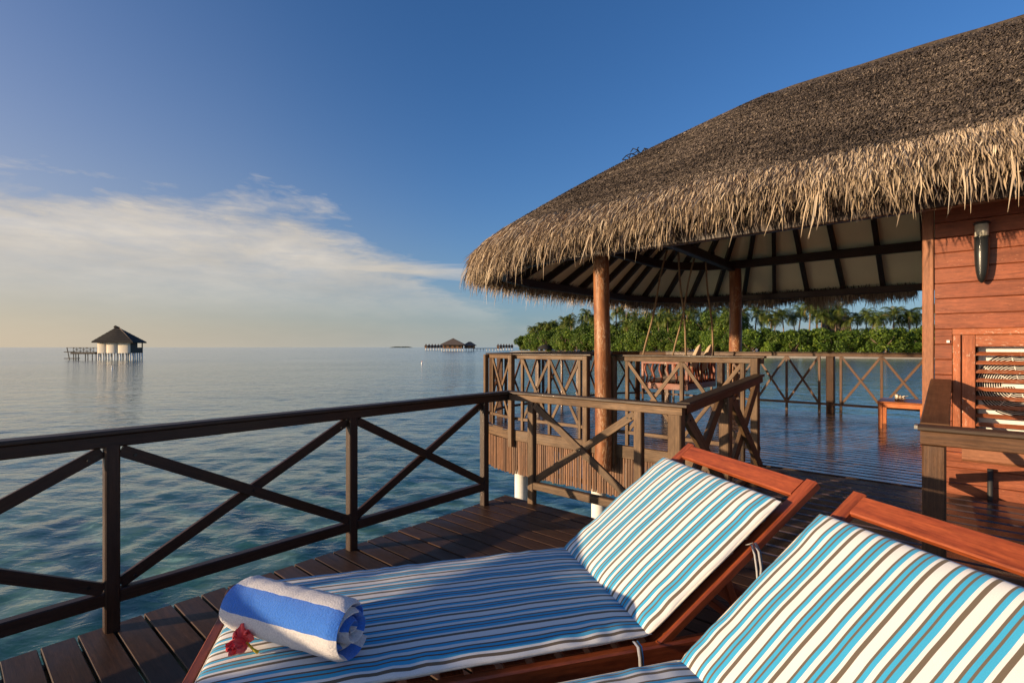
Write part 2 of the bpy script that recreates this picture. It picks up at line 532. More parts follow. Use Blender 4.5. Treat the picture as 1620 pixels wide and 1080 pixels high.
dt_ = n.n('ShaderNodeVectorMath', {0: nb, 1: gn.outputs['Incoming']}, operation='DOT_PRODUCT').outputs['Value']
om = n.math('SUBTRACT', 1.0, n.math('ABSOLUTE', dt_), clamp=True)
fr = n.math('MULTIPLY_ADD', n.math('POWER', om, 5.0), .98, .02)      # Schlick, the same from above and below
gl = n.n('ShaderNodeBsdfGlossy', {'Color': (1, 1, 1), 'Roughness': n.n('ShaderNodeMapRange', {'Value': n.n('ShaderNodeVectorMath', {0: geo}, operation='LENGTH').outputs['Value'], 1: 12.0, 2: 130.0, 3: .05, 4: .14}).outputs[0], 'Normal': nb})
tr = n.n('ShaderNodeBsdfTransparent', {'Color': (.80, .96, .90)})
out(n, n.n('ShaderNodeMixShader', {0: fr, 1: tr, 2: gl}))

n = new_mat('reef')
co = n.n('ShaderNodeNewGeometry').outputs['Position']
vo = n.n('ShaderNodeTexVoronoi', {'Vector': n.mapping(co, (1, 1, 1)), 'Scale': 1.5, 'Randomness': 1.0}).outputs['Distance']
na = n.noise(co, .45, 4, .6, .5)
nb_ = n.noise(co, 3.2, 5, .65, .4)
c = n.mix(n.ramp(na, [(.42, 0.0), (.62, 1.0)]), (.10, .22, .18), (.66, .72, .50))
c = n.mix(n.ramp(n.math('MULTIPLY_ADD', nb_, .8, n.math('MULTIPLY', vo, -.35)), [(.26, 0.0), (.46, 1.0)]), n.mix(.65, c, (.03, .10, .10)), c)
out(n, n.n('ShaderNodeBsdfPrincipled', {'Base Color': c, 'Roughness': 1.0, 'Specular IOR Level': 0.0}))

# ================================================================ THE SETTING: sea, reef, island ground
def build_sea():
    fine = np.arange(-82, 82.01, .22)
    coarse = np.arange(86, 275, 4.0)
    ang = np.radians(np.concatenate([fine, coarse, [fine[0] + 360]]))
    rad = [0.4]
    while rad[-1] < 120: rad.append(rad[-1] * 1.0125 + .012)
    while rad[-1] < 26000: rad.append(rad[-1] * 1.07)
    rad = np.array(rad)
    A, Rr = np.meshgrid(ang, rad)
    X = Rr * np.sin(A); Y = Rr * np.cos(A)
    Z = np.full_like(X, 0.0)
    g = np.random.default_rng(3)
    for k in range(46):
        lam = 0.30 * (1.058 ** k)                 # 0.3 m .. 3.8 m
        th = R(62) + g.normal(0, .75)
        amp = .0047 * lam ** .80 / (1 + (lam / 1.7) ** 2) * g.uniform(.5, 1.2) * (1.3 if lam < .8 else 1.0)
        kx, ky = 2 * pi / lam * sin(th), 2 * pi / lam * cos(th)
        fade = np.clip((lam * 34 - Rr) / (lam * 16), 0, 1)
        Z += amp * fade * np.sin(kx * X + ky * Y + g.uniform(0, 6.28) + .8 * np.sin(.21 * X * g.uniform(.5, 1.5) + .17 * Y + k))
    vs = np.stack([X, Y, Z], -1).reshape(-1, 3)
    nr, na = X.shape
    i, j = np.meshgrid(np.arange(nr - 1), np.arange(na - 1), indexing='ij')
    a = (i * na + j).ravel()
    q = np.stack([a, a + 1, a + na + 1, a + na], -1)
    me = np_mesh('sea', vs, q, smooth=True)
    o = link_mesh('sea', me, 'sea_water', loc=(0, 0, WATER), kind='structure')
    tag(o, 'calm rippled sea reaching to the horizon')
build_sea()

def build_reef():
    g = np.concatenate([-np.geomspace(30000, 26, 14), np.linspace(-25, 25, 120), np.geomspace(26, 30000, 14)])
    X, Y = np.meshgrid(g, g)
    d = np.hypot(X, Y)
    Z = -1.5 - np.clip((d - 6) * .11, 0, 6.5)
    rough = sum(np.sin(X * f + 1.3 * f) * np.sin(Y * f * 1.1 + f) * a for f, a in ((.9, .12), (1.9, .1), (3.7, .06)))
    Z = Z + np.where(d < 26, rough, 0)
    vs = np.stack([X, Y, Z], -1).reshape(-1, 3)
    m = len(g)
    i, j = np.meshgrid(np.arange(m - 1), np.arange(m - 1), indexing='ij')
    a = (i * m + j).ravel()
    o = link_mesh('sea_bed', np_mesh('sea_bed', vs, np.stack([a, a + 1, a + m + 1, a + m], -1), smooth=True), 'reef', loc=(0, 0, WATER), kind='structure')
    tag(o, 'coral reef seen through clear shallow water')
build_reef()

# shoreline of the island, water's edge, from left tip to far right
SHORE = [(-2, 296), (6, 286), (22, 252), (34, 218), (48, 184), (60, 160), (73, 144), (92, 135), (108, 130), (130, 124), (170, 116), (240, 104), (330, 95)]
def shore_at(t):
    k = t * (len(SHORE) - 1); i = min(int(k), len(SHORE) - 2); f = k - i
    a, b = SHORE[i], SHORE[i + 1]
    return Vector((a[0] + (b[0] - a[0]) * f, a[1] + (b[1] - a[1]) * f, 0))
def shore_frame(t):
    p = shore_at(t); d = (shore_at(min(t + .01, 1)) - shore_at(max(t - .01, 0))).normalized()
    return p, d, Vector((-d.y, d.x, 0))     # inland normal
def build_island():
    rows = []
    N = 120
    for k, (off, z) in enumerate([(-2.5, -.8), (0, .0), (1.5, .25), (4, .6), (9, .9), (60, 1.2), (160, 1.2)]):
        r = []
        for i in range(N + 1):
            p, d, nn = shore_frame(i / N)
            wob = (mnoise.noise(Vector((i * .35, k * .2, 0))) * .8) if off < 10 else 0
            q = p + nn * (off + wob)
            r.append((q.x, q.y, WATER + z))
        rows.append(r)
    m = MB().grid(rows, flip=True)
    o = m.build('island_beach', 'sand', kind='structure')
    tag(o, 'pale sand shore of the green island')
build_island()

def build_far_island():
    m = MB()
    rows = []
    for zz, w_ in ((0, 1.0), (.55, .96), (1.0, .8), (1.05, .4)):
        r = []
        for i in range(40):
            t = i / 39
            x = -640 + (t - .5) * 150 * w_ * 1.0
            hgt = (5.5 + 3.5 * mnoise.noise(Vector((t * 23, 2, 0))) + 2 * mnoise.noise(Vector((t * 61, 5, 0)))) * min(1, t * 9, (1 - t) * 9)
            r.append((x, 2900 + zz * 40, WATER - .2 + zz * hgt))
        rows.append(r)
    m.grid(rows)
    o = m.build('distant_island', 'far_green', kind='structure')
    tag(o, 'thin low islet on the horizon')
build_far_island()

# ================================================================ SUN DECK AND PAVILION FLOOR
PITCH = .134
def deck_planks(parent, q0, q1, p_fun, z, mat, th=.032, seed=0, rise=0.0, gap=.011, ch=.004):
    r = random.Random(seed)
    k = 0
    q = q0
    while q < q1 - .02:
        w_ = min(PITCH - gap, q1 - q)
        pl, pr = p_fun(q + w_ / 2)
        m = MB()
        dz = r.uniform(-.0015, .0015)
        dz += rise * (q + w_ / 2 - q0)
        m.beam(L(pl + r.uniform(-.006, .006), q + w_ / 2, z - th / 2 + dz), L(pr, q + w_ / 2, z - th / 2 + dz), w_, th, ch=ch, up=(UP - U * rise).normalized())
        m.build('plank', mat, parent)
        q += PITCH
deck = empty('sun_deck', L(1, -6, 0), 'dark wooden sun deck of parallel boards', None, None, 'structure')
deck_planks(deck, -9.96, -4.84, lambda q: (-1.115, 6.4), 0, 'deck_wood', seed=1)
deck_planks(deck, -4.84 + .0, -2.82, lambda q: (.50, 6.4), 0, 'floor_wood', seed=2, rise=FL / 2.03, gap=.016, ch=.009)
for q_ in (-9.3, -7.9, -6.4, -5.0):     # joists under the boards
    pass
for p_ in (-1.0, 1.4, 3.8, 6.2):
    m = MB().beam(L(p_, -9.9, -.13), L(p_, -4.9, -.13), .06, .18); m.build('joist', 'shaded_rail_wood', deck)
for i, (p_, q_) in enumerate(((-.95, -9.0), (-.95, -6.2), (2.2, -5.0), (5.2, -5.0), (2.2, -8.5))):
    m = MB().tube([L(p_, q_, -3.6), L(p_, q_, -.23)], .11, 14)
    o = m.build('deck_stilt', 'concrete_white'); tag(o, 'white concrete stilt under the sun deck', 'stilt', 'stilts under the sun deck')

BOUND = [(1.93, -2.816), (-2.806, -2.816), (-3.546, -2.576), (-3.86, -1.9), (-3.95, -.7), (-3.95, .7), (-3.80, 1.75), (-3.4, 2.3), (-2.806, 2.45), (1.93, 2.45)]
def bound_left(q):
    best = -2.8
    for a, b in zip(BOUND[1:-1], BOUND[2:]):
        lo, hi = sorted((a[1], b[1]))
        if lo <= q <= hi and hi - lo > 1e-6:
            t = (q - a[1]) / (b[1] - a[1]); best = min(best, a[0] + (b[0] - a[0]) * t)
    return best
pav = empty('pavilion_floor', L(-1, 0, FL), 'glossy wet wooden floor of the thatched pavilion', None, None, 'structure')
deck_planks(pav, -2.80, 2.44, lambda q: (bound_left(q) + .02, 1.93), FL, 'floor_wood', seed=3, gap=.018, ch=.011)
for (q_) in (-2.6, 0, 2.3):
    MB().beam(L(-2.9, q_, FL - .13), L(1.9, q_, FL - .13), .08, .18).build('joist', 'shaded_rail_wood', pav)
for a, b in zip(BOUND[1:-2], BOUND[2:-1]):   # fascia round the free edge
    MB().beam(L(a[0], a[1], FL - .079), L(b[0], b[1], FL - .079), .036, .150).build('fascia_board', 'rail_wood', pav)
MB().beam(L(.58, -2.816, FL - .079), L(-2.806, -2.816, FL - .079), .036, .150).build('fascia_board', 'rail_wood', pav)
MB().beam(L(-2.806, 2.45, FL - .079), L(1.93, 2.45, FL - .079), .036, .150).build('fascia_board', 'rail_wood', pav)
for i, (p_, q_, lb) in enumerate(((-2.93, -2.47, 'white concrete stilt under the left end of the slatted skirt'), (-1.50, -2.55, 'white concrete stilt below the near log column'),
                                  (-3.3, 1.5, 'white concrete stilt at the far side under the pavilion'), (-1.4, 2.2, 'white concrete stilt beneath the far log column'), (1.5, 0, 'white concrete stilt under the middle of the pavilion floor'))):
    m = MB().tube([L(p_, q_, -3.7), L(p_, q_, -2.0), L(p_, q_, FL - .22)], .098, 18)
    o = m.build('concrete_stilt', 'concrete_white'); tag(o, lb, 'stilt', 'stilts under the pavilion')

# slatted skirt hanging below the pavilion edge
def offset_path(pts, d):
    return pts
skirt = empty('slatted_skirt', L(-2, -2.8, -.46), 'skirt of narrow upright wooden slats hanging below the pavilion edge', 'skirt')
path = [(.50, -2.816), (-2.806, -2.816), (-3.25, -2.71), (-3.546, -2.576), (-3.74, -2.27), (-3.86, -1.9), (-3.93, -1.3), (-3.95, -.7), (-3.95, .0)]
sl_r = random.Random(5)
acc = 0
for a, b in zip(path[:-1], path[1:]):
    a2 = Vector((a[0], a[1])); b2 = Vector((b[0], b[1])); d2 = (b2 - a2); ln = d2.length; d2.normalize()
    nrm = Vector((d2.y, -d2.x))
    t = acc
    while t < ln:
        c2 = a2 + d2 * t
        out_ = Vector((-d2.y, d2.x)) * 0
        dirw = (V * d2.x + U * d2.y)
        z1 = -.455 + sl_r.uniform(-.012, .012)
        ww = sl_r.uniform(.026, .033)
        dep = sl_r.uniform(-.004, .004)
        lean = sl_r.uniform(-.006, .006)
        nw = Vector((dirw.y, -dirw.x, 0))
        base = L(c2.x, c2.y, 0) + nw * dep
        m = MB().beam(base + UP * (FL - .158), base + UP * z1 + dirw * lean, .017, ww, up=dirw, ch=.003)
        m.build('slat', 'skirt_wood', skirt)
        t += .037
    acc = t - ln
for z_ in (.0, -.36):
    for a, b in zip(path[:-1], path[1:]):
        A_, B_ = L(a[0], a[1], z_), L(b[0], b[1], z_)
        dd = (B_ - A_).normalized(); inn = Vector((-dd.y, dd.x, 0))
        if inn.dot(L(-1.5, 0) - A_) < 0: inn = -inn
        MB().beam(A_ + inn * .028, B_ + inn * .028, .03, .06).build('batten', 'shaded_rail_wood', skirt)

# ================================================================ RAILINGS
def x_bay(parent, a, b, za0, za1, zb0, zb1, w_, d_, mat, inset=0.03):
    """crossing braces between two uprights a,b (world xy); z bottom/top at a and at b"""
    a = Vector(a); b = Vector(b)
    d = (b - a).normalized()
    nrm = Vector((d.y, -d.x, 0))
    A = a + d * inset; B = b - d * inset
    MB().beam(A + UP * za1 + nrm * d_ * .26, B + UP * zb0 + nrm * d_ * .26, d_ * .5, w_, up=UP).build('diagonal_brace', mat, parent)
    MB().beam(A + UP * za0 - nrm * d_ * .26, B + UP * zb1 - nrm * d_ * .26, d_ * .5, w_, up=UP).build('diagonal_brace', mat, parent)
    if w_ > .05:      # bolts where the braces cross and where they meet the uprights
        for f_, z_ in ((.5, (za0 + za1 + zb0 + zb1) / 4), (.045, za1 - .03), (.955, zb1 - .03), (.045, za0 + .03), (.955, zb0 + .03)):
            c_ = A.lerp(B, f_) + UP * z_
            sg = 1 if nrm.dot(-c_) > 0 else -1
            MB().tube([c_ + nrm * sg * d_ * .5, c_ + nrm * sg * (d_ * .5 + .007)], .0075, 8).build('bolt', 'metal_black', parent)

# --- left railing, from behind the left edge of the photograph to the corner A
lp = -1.062
qs = [-10.52, -9.17, -7.83, -6.50, -5.185]
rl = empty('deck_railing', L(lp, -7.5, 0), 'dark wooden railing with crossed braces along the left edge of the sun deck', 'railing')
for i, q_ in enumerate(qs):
    MB().beam(L(lp, q_, -.10), L(lp, q_, .915), .062, .062, up=U).build('post', 'shaded_rail_wood', rl)
MB().beam(L(lp, -10.8, .938), L(lp, -4.835, .938), .062, .062, ch=.006).build('top_rail', 'shaded_rail_wood', rl)
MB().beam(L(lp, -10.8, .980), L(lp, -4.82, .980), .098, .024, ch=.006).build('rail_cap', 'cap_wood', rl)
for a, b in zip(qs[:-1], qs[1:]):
    MB().beam(L(lp, a + .031, .165), L(lp, b - .031, .165), .054, .066).build('bottom_rail', 'shaded_rail_wood', rl)
    x_bay(rl, L(lp, a), L(lp, b), .215, .885, .215, .885, .058, .052, 'shaded_rail_wood', .035)

# --- corner railing A-B
qa = -4.87
ra = empty('deck_railing', L(-.3, qa, 0), 'sunlit brown railing with one crossed bay ending the deck below the pavilion', 'railing')
for p_, wd in ((-.772, .066), (.277, .066), (.572, .100)):
    MB().beam(L(p_, qa, -.10), L(p_, qa, .913), wd, wd * .9, up=U).build('post', 'rail_wood', ra)
MB().beam(L(-1.02, qa, .938), L(.625, qa, .938), .062, .060, ch=.006).build('top_rail', 'rail_wood', ra)
MB().beam(L(-1.012, qa, .980), L(.665, qa, .980), .098, .024, ch=.006).build('rail_cap', 'cap_wood', ra)
MB().beam(L(-.739, qa, .165), L(.244, qa, .165), .054, .066).build('bottom_rail', 'rail_wood', ra)
MB().beam(L(.31, qa, .165), L(.522, qa, .165), .054, .066).build('bottom_rail', 'rail_wood', ra)
x_bay(ra, L(-.772, qa), L(.277, qa), .215, .885, .215, .885, .060, .052, 'rail_wood', .04)

# --- railing B-C, rising to the pavilion
pb = .597
rb = empty('deck_railing', L(pb, -3.9, 0), 'sloping railing with wide crossed boards leading up to the pavilion', 'railing')
def zc(q):  # top of cap along B-C
    return .992 + (q + 4.87) / 2.05 * .142
MB().beam(L(pb, -4.81, zc(-4.81) - .012), L(pb, -2.90, zc(-2.90) - .012), .102, .024, ch=.006).build('rail_cap', 'cap_wood', rb)
MB().beam(L(pb, -4.82, zc(-4.82) - .056), L(pb, -2.90, zc(-2.90) - .056), .064, .062, ch=.006).build('top_rail', 'shaded_rail_wood', rb)
MB().beam(L(pb, -3.90, -.05), L(pb, -3.90, zc(-3.9) - .09), .10, .085, up=V).build('post', 'rail_wood', rb)
for a, b in ((-4.82, -3.95), (-3.85, -2.92)):
    MB().beam(L(pb, a, .14), L(pb, b, .14), .05, .066).build('bottom_rail', 'rail_wood', rb)
    x_bay(rb, L(pb, a), L(pb, b), .19, zc(a) - .10, .19, zc(b) - .10, .10, .07, 'rail_wood', .02)

# --- pavilion railings: thick posts outside the edge, thin uprights, crossed bays
RT = 1.31
def pav_railing(label, a, b, thin, thick, mat='rail_wood', capmat='cap_wood', bays=None, thick_w=.085):
    """a,b: (p,q) ends; thin/thick: fractions measured in metres from a"""
    A = L(*a); B = L(*b); d = (B - A); ln = d.length; d.normalize()
    nrm = Vector((d.y, -d.x, 0))
    if nrm.dot(A - L(-1.2, 0)) < 0: nrm = -nrm      # outward
    t = empty('pavilion_railing', (A + B) / 2 + UP * FL, label, 'railing', 'railings round the pavilion')
    def at(s_, z): return A + d * s_ + UP * z
    MB().beam(at(-.03, RT - .012), at(ln + .03, RT - .012), .095, .022, ch=.005).build('rail_cap', capmat, t)
    MB().beam(at(-.01, RT - .053), at(ln + .01, RT - .053), .056, .056, ch=.005).build('top_rail', mat, t)
    for s_ in thin:
        MB().beam(at(s_, FL + .004), at(s_, RT - .082), .042, .042, up=d).build('upright', mat, t)
    for s_ in thick:
        MB().beam(at(s_, -.05) + nrm * .064, at(s_, RT - .026) + nrm * .064, thick_w, thick_w * .85, up=d).build('post', mat, t)
    ends = sorted(thin)
    MB().beam(at(min(ends[0], .02), FL + .16), at(max(ends[-1], ln - .02), FL + .16), .030, .042).build('bottom_rail', mat, t)
    for s0, s1 in zip(ends[:-1], ends[1:]):
        if (bays is None and .3 < s1 - s0 < .8):
            x_bay(t, at(s0, 0), at(s1, 0), FL + .19, RT - .095, FL + .19, RT - .095, .040, .040, mat, .018)
    return t
nq = -2.79
pav_railing('sunlit two-bay pavilion railing between the deck corner and the near log column', (.594, nq), (-1.13, nq), (.19, .85, 1.54), (.05, 1.70))
pav_railing('sunlit two-bay pavilion railing left of the near log column', (-1.48, nq), (-2.806, nq), (.16, .66, 1.15), (.02, 1.31))
pav_railing('narrow pavilion railing panel at the far left corner, seen edge-on', (-2.806, nq), (-3.53, -2.555), (.10, .62), (.74,), thick_w=.07)
inner = [(-3.53, -2.555), (-3.84, -1.88), (-3.93, -.70), (-3.93, .70), (-3.78, 1.73), (-3.38, 2.28), (-2.80, 2.43)]
wh = ['first', 'second', 'third', 'fourth', 'fifth', 'sixth']
for i, (a, b) in enumerate(zip(inner[:-1], inner[1:])):
    ln = (L(*a) - L(*b)).length
    nb_ = max(1, round(ln / .65)); st = (ln - .16) / nb_
    pav_railing(f'shaded railing panel on the curved end of the pavilion, {wh[i]} from the left corner', a, b, tuple(.08 + st * k for k in range(nb_ + 1)), (ln,), mat='brown_rail_wood')  # darker wood than the sunlit panels, shade put into the colour
far_q = 2.43
def far_rail(label, p0, p1, ext=()):
    ln = p1 - p0
    nb_ = max(1, round((ln - .3) / .62)); st = (ln - .34) / nb_
    pav_railing(label, (p0, far_q), (p1, far_q), tuple(.17 + st * k for k in range(nb_ + 1)), (0.0, ln), thick_w=.15, mat='brown_rail_wood')  # same darker wood, so the far side's shade is in the colour
pq = .36     # p of the thick far post seen in front of the water
far_rail('far pavilion railing behind the swing', -2.80, -1.62)
far_rail('far pavilion railing of three crossed bays against the lagoon', -1.62, pq)
far_rail('far pavilion railing behind the small orange table', pq, 1.90)

# --- enclosure railing beside the villa wall (right edge)
re_ = empty('deck_railing', L(2.0, -4.69, 0), 'brown railing in front of the louvred window at the right edge', 'railing')
ez = .955
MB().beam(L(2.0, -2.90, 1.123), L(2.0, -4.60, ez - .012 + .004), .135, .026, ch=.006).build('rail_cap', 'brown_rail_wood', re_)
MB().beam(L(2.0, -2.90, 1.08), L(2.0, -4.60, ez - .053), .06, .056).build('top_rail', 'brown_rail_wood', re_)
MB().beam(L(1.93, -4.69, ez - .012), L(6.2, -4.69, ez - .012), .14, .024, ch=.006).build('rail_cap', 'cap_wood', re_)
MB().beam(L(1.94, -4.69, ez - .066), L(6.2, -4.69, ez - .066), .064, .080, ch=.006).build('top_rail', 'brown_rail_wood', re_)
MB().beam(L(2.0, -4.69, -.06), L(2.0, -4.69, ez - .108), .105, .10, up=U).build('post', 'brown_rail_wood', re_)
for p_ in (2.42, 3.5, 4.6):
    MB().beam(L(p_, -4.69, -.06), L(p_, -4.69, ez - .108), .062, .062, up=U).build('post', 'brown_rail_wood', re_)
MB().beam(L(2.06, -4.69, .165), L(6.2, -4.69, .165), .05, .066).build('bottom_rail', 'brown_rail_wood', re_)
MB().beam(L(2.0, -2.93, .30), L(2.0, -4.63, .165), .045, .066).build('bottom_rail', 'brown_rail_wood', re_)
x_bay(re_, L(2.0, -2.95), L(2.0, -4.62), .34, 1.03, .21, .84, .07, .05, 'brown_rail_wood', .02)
MB().beam(L(1.921, -4.74, ez - .008), L(1.921, -4.65, ez - .008), .016, .02).build('hook', 'metal_steel', re_)

# ================================================================ LOG COLUMNS
def log_column(label, p, q, z0, z1, r, seed):
    m = MB()
    rr = random.Random(seed)
    n_ = 20; H = 26
    rows = []; uvs = []
    for i in range(H + 1):
        t = i / H; z = z0 + (z1 - z0) * t
        cx = .018 * sin(t * 4 + seed) ; cy = .014 * sin(t * 3.1 + seed * 2)
        row = []; ur = []
        for k in range(n_ + 1):
            a = 2 * pi * (k % n_) / n_
            rad = r * (1.04 - .10 * t) * (1 + .05 * mnoise.noise(Vector((cos(a) * 1.2, sin(a) * 1.2, z * 1.3 + seed))) + .022 * mnoise.noise(Vector((cos(a) * 4, sin(a) * 4, z * 2.2 + seed))))
            row.append(L(p, q, z) + Vector((cx + rad * cos(a), cy + rad * sin(a), 0)))
            ur.append((z * .8, k / n_ * 2 * pi * r))
        rows.append(row); uvs.append(ur)
    m.grid(rows, uvs, flip=True)
    m.poly(rows[0][:-1]); m.poly(rows[-1][:-1])
    o = m.build('log_column', 'log_wood')
    tag(o, label, 'column', 'log columns of the pavilion')
log_column('thick orange-brown log column in front of the near pavilion railing', -1.19, -2.98, -.12, 3.2, .100, 1)
log_column('dark reddish log column at the far side of the pavilion', -1.38, 2.62, -.12, 3.1, .125, 5)

# ================================================================ THATCHED ROOF
roof = empty('thatched_roof', L(0, 0, 2.4), 'large grey-brown thatched hip roof with a shaggy straw fringe over pavilion and villa', 'roof')
QE, PE, CR = 3.79, -3.75, 2.0
ZE, ZR = 2.80, 5.27
def outline():
    """eave outline in (p,q), from near right round the left end to far right; spacing ~4 cm"""
    pts = []
    for p in np.arange(9.5, PE + CR, -.04): pts.append((p, -QE))
    for a in np.linspace(-90, -180, 74): pts.append((PE + CR + CR * cos(R(a)), -QE + CR + CR * sin(R(a))))
    for q in np.arange(-QE + CR, QE - CR, .04): pts.append((PE, q))
    for a in np.linspace(180, 90, 74): pts.append((PE + CR + CR * cos(R(a)), QE - CR + CR * sin(R(a))))
    for p in np.arange(PE + CR, 9.5, .04): pts.append((p, QE))
    return np.array(pts)
OUT = outline()
def smooth1(a, k=9):
    ker = np.ones(k) / k
    return np.convolve(np.pad(a, k // 2, mode='edge'), ker, 'valid')
seg = np.hypot(*np.diff(OUT, axis=0).T)
ARC = np.concatenate([[0], np.cumsum(seg)])
wobble = np.array([.05 * mnoise.noise(Vector((s_ * .6, 0, 0))) + .025 * mnoise.noise(Vector((s_ * 2.3, 4, 0))) for s_ in ARC])
RIDGE = np.stack([np.maximum(OUT[:, 0], 0.0) , np.zeros(len(OUT))], -1)
tg = np.gradient(OUT, axis=0); tg /= np.linalg.norm(tg, axis=1)[:, None]
NRM = np.stack([tg[:, 1], -tg[:, 0]], -1)          # outward?
cen = np.array([3.0, 0.0])
if ((OUT - cen) * NRM).sum(1).mean() < 0: NRM = -NRM
Vn = np.array(V); Un = np.array(U); On = np.array(O)
def LW(p, q, z):
    return On + np.multiply.outer(p, Vn) + np.multiply.outer(q, Un) + np.multiply.outer(z, np.array([0, 0, 1.0]))
def roof_pt(idx, t):
    """outer thatch surface at outline index (float array) and height fraction t"""
    i0 = np.clip(idx.astype(int), 0, len(OUT) - 2); f = idx - i0
    E = OUT[i0] * (1 - f)[:, None] + OUT[i0 + 1] * f[:, None]
    Rg = RIDGE[i0] * (1 - f)[:, None] + RIDGE[i0 + 1] * f[:, None]
    wz = wobble[i0]
    pq_ = E * (1 - t)[:, None] + Rg * t[:, None]
    z = ZE + wz * (1 - t) + (ZR - ZE) * t + .09 * np.sin(pi * np.clip(t, 0, 1)) + .05 * np.sin(E[:, 0] * 2.1 + t * 5) * t * (1 - t)
    # rounded shoulder at the eave
    z = z - .07 * np.clip(1 - t / .07, 0, 1) ** 2
    return pq_, z
# body
tt = np.array([0, .02, .05, .1, .16, .24, .33, .42, .52, .62, .72, .82, .91, 1.0])
step = 3
ii = np.arange(0, len(OUT) - 1, step)
rows_ = []
for t in tt:
    pq_, z = roof_pt(ii.astype(float), np.full(len(ii), t))
    rows_.append(LW(pq_[:, 0], pq_[:, 1], z))
under = []
for ins_, dz in ((.06, -.17), (.22, -.20)):          # underside of the eave
    E = OUT[ii] - NRM[ii] * ins_
    under.append(LW(E[:, 0], E[:, 1], ZE + wobble[ii] + dz))
allr = np.array(under[::-1] + rows_)
nr_, nc_ = allr.shape[:2]
a = (np.arange(nr_ - 1)[:, None] * nc_ + np.arange(nc_ - 1)[None, :]).ravel()
me = np_mesh('thatch', allr.reshape(-1, 3) - np.array(ORG[roof.name]), np.stack([a, a + 1, a + nc_ + 1, a + nc_], -1), smooth=True)
link_mesh('thatch', me, 'thatch_base', roof)

def ribbons(pts, wid, tone, name, mat, parent):
    """pts: (N,K,3) centre lines, wid: (N,K) widths, side vectors random -> quads strips"""
    N, K, _ = pts.shape
    d = pts[:, -1] - pts[:, 0]
    d /= np.linalg.norm(d, axis=1)[:, None] + 1e-9
    rv = nrg.normal(size=(N, 3))
    side = np.cross(d, rv); side /= np.linalg.norm(side, axis=1)[:, None] + 1e-9
    a_ = pts - side[:, None, :] * wid[:, :, None] / 2
    b_ = pts + side[:, None, :] * wid[:, :, None] / 2
    vs = np.stack([a_, b_], 2).reshape(N, K * 2, 3)
    base = (np.arange(N) * K * 2)[:, None]
    fs = []
    for k in range(K - 1):
        fs.append(np.stack([base[:, 0] + 2 * k, base[:, 0] + 2 * k + 1, base[:, 0] + 2 * k + 3, base[:, 0] + 2 * k + 2], -1))
    fs = np.concatenate(fs)
    tn = np.tile(tone, K - 1)
    me = np_mesh(name, vs.reshape(-1, 3) - np.array(ORG[parent.name]), fs, fattr={'tone': tn})
    return link_mesh(name, me, mat, parent, kind='stuff')

# fringe straw
def fringe(n_, lo, hi, t_rng, L_rng, w_rng, droop, name, inset=(0, 0), zoff=(0.02, 0.02), tone=(.5, .22)):
    idx = nrg.uniform(lo, hi, n_)
    t0 = nrg.uniform(t_rng[0], t_rng[1], n_)
    pq0, z0 = roof_pt(idx, t0)
    i0 = idx.astype(int)
    nr = NRM[i0]; tn = tg[i0]
    pq0 = pq0 - nr * nrg.uniform(inset[0], inset[1], n_)[:, None]
    z0 = z0 + nrg.uniform(zoff[0], zoff[1], n_)
    Ls = nrg.uniform(L_rng[0], L_rng[1], n_) * (1 + .35 * (nrg.random(n_) > .965))
    # clumping along the eave
    cl = np.array([mnoise.noise(Vector((x * .22, 1.7, 0))) for x in idx]); Ls *= 1 + .32 * cl
    near_ = np.clip((OUT[i0][:, 0] + 2.2) / 3.2, 0, 1) * (OUT[i0][:, 1] < -QE + .01)   # the long side is trimmed shorter
    Ls *= 1 - .27 * near_
    slope = -.60
    P = []
    cur = np.concatenate([pq0, z0[:, None]], 1)
    yaw = nrg.normal(0, .28, n_)
    K = 4
    dr0 = nrg.uniform(droop[0], droop[1], n_)
    for k in range(K):
        P.append(cur.copy())
        f = k / (K - 1)
        ang = np.arctan(.60) + (dr0 - np.arctan(.60)) * min(1, .35 + f * 1.1) + nrg.normal(0, .10, n_)
        out_ = nr * np.cos(ang)[:, None] + tn * (np.sin(yaw) * (.35 + .3 * f))[:, None]
        dz = -np.sin(ang)
        yaw = yaw + nrg.normal(0, .16, n_)
        cur = cur + np.concatenate([out_, dz[:, None]], 1) * (Ls / (K - 1))[:, None]
    P = np.stack(P, 1)
    W = LW(P[:, :, 0].ravel(), P[:, :, 1].ravel(), P[:, :, 2].ravel()).reshape(n_, K, 3)
    wid = nrg.uniform(w_rng[0], w_rng[1], n_)[:, None] * np.array([.8, 1.0, .85, .12])[None, :]
    to = np.clip(nrg.normal(tone[0], tone[1], n_) + .18 * cl, 0, 1)
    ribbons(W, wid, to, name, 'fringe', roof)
n_out = len(OUT)
i_near = int(np.argmax(OUT[:, 0] < 5.6))                       # start of what the camera can see
i_c1 = int(np.argmax(OUT[:, 0] < PE + CR))                     # near corner starts
i_end = int(np.argmax((OUT[:, 0] <= PE + .001)))
i_far = int(np.argmax((OUT[:, 1] >= QE - .001)))
fringe(33000, i_near, i_far - 40, (.0, .075), (.12, .25), (.004, .012), (.75, 1.25), 'straw_fringe', tone=(.56, .24))
fringe(23000, i_near, i_far - 40, (.0, .03), (.14, .30), (.004, .011), (1.05, 1.5), 'straw_fringe', zoff=(-.10, .02), tone=(.50, .22))
fringe(6000, i_c1, i_far - 40, (.0, .012), (.24, .42), (.007, .014), (1.2, 1.57), 'straw_fringe', inset=(-.02, .25), zoff=(-.18, -.04), tone=(.48, .22))
fringe(5000, i_near, i_far - 40, (.0, .01), (.14, .27), (.006, .013), (1.3, 1.57), 'straw_fringe', inset=(.02, .22), zoff=(-.2, -.1), tone=(.30, .18))
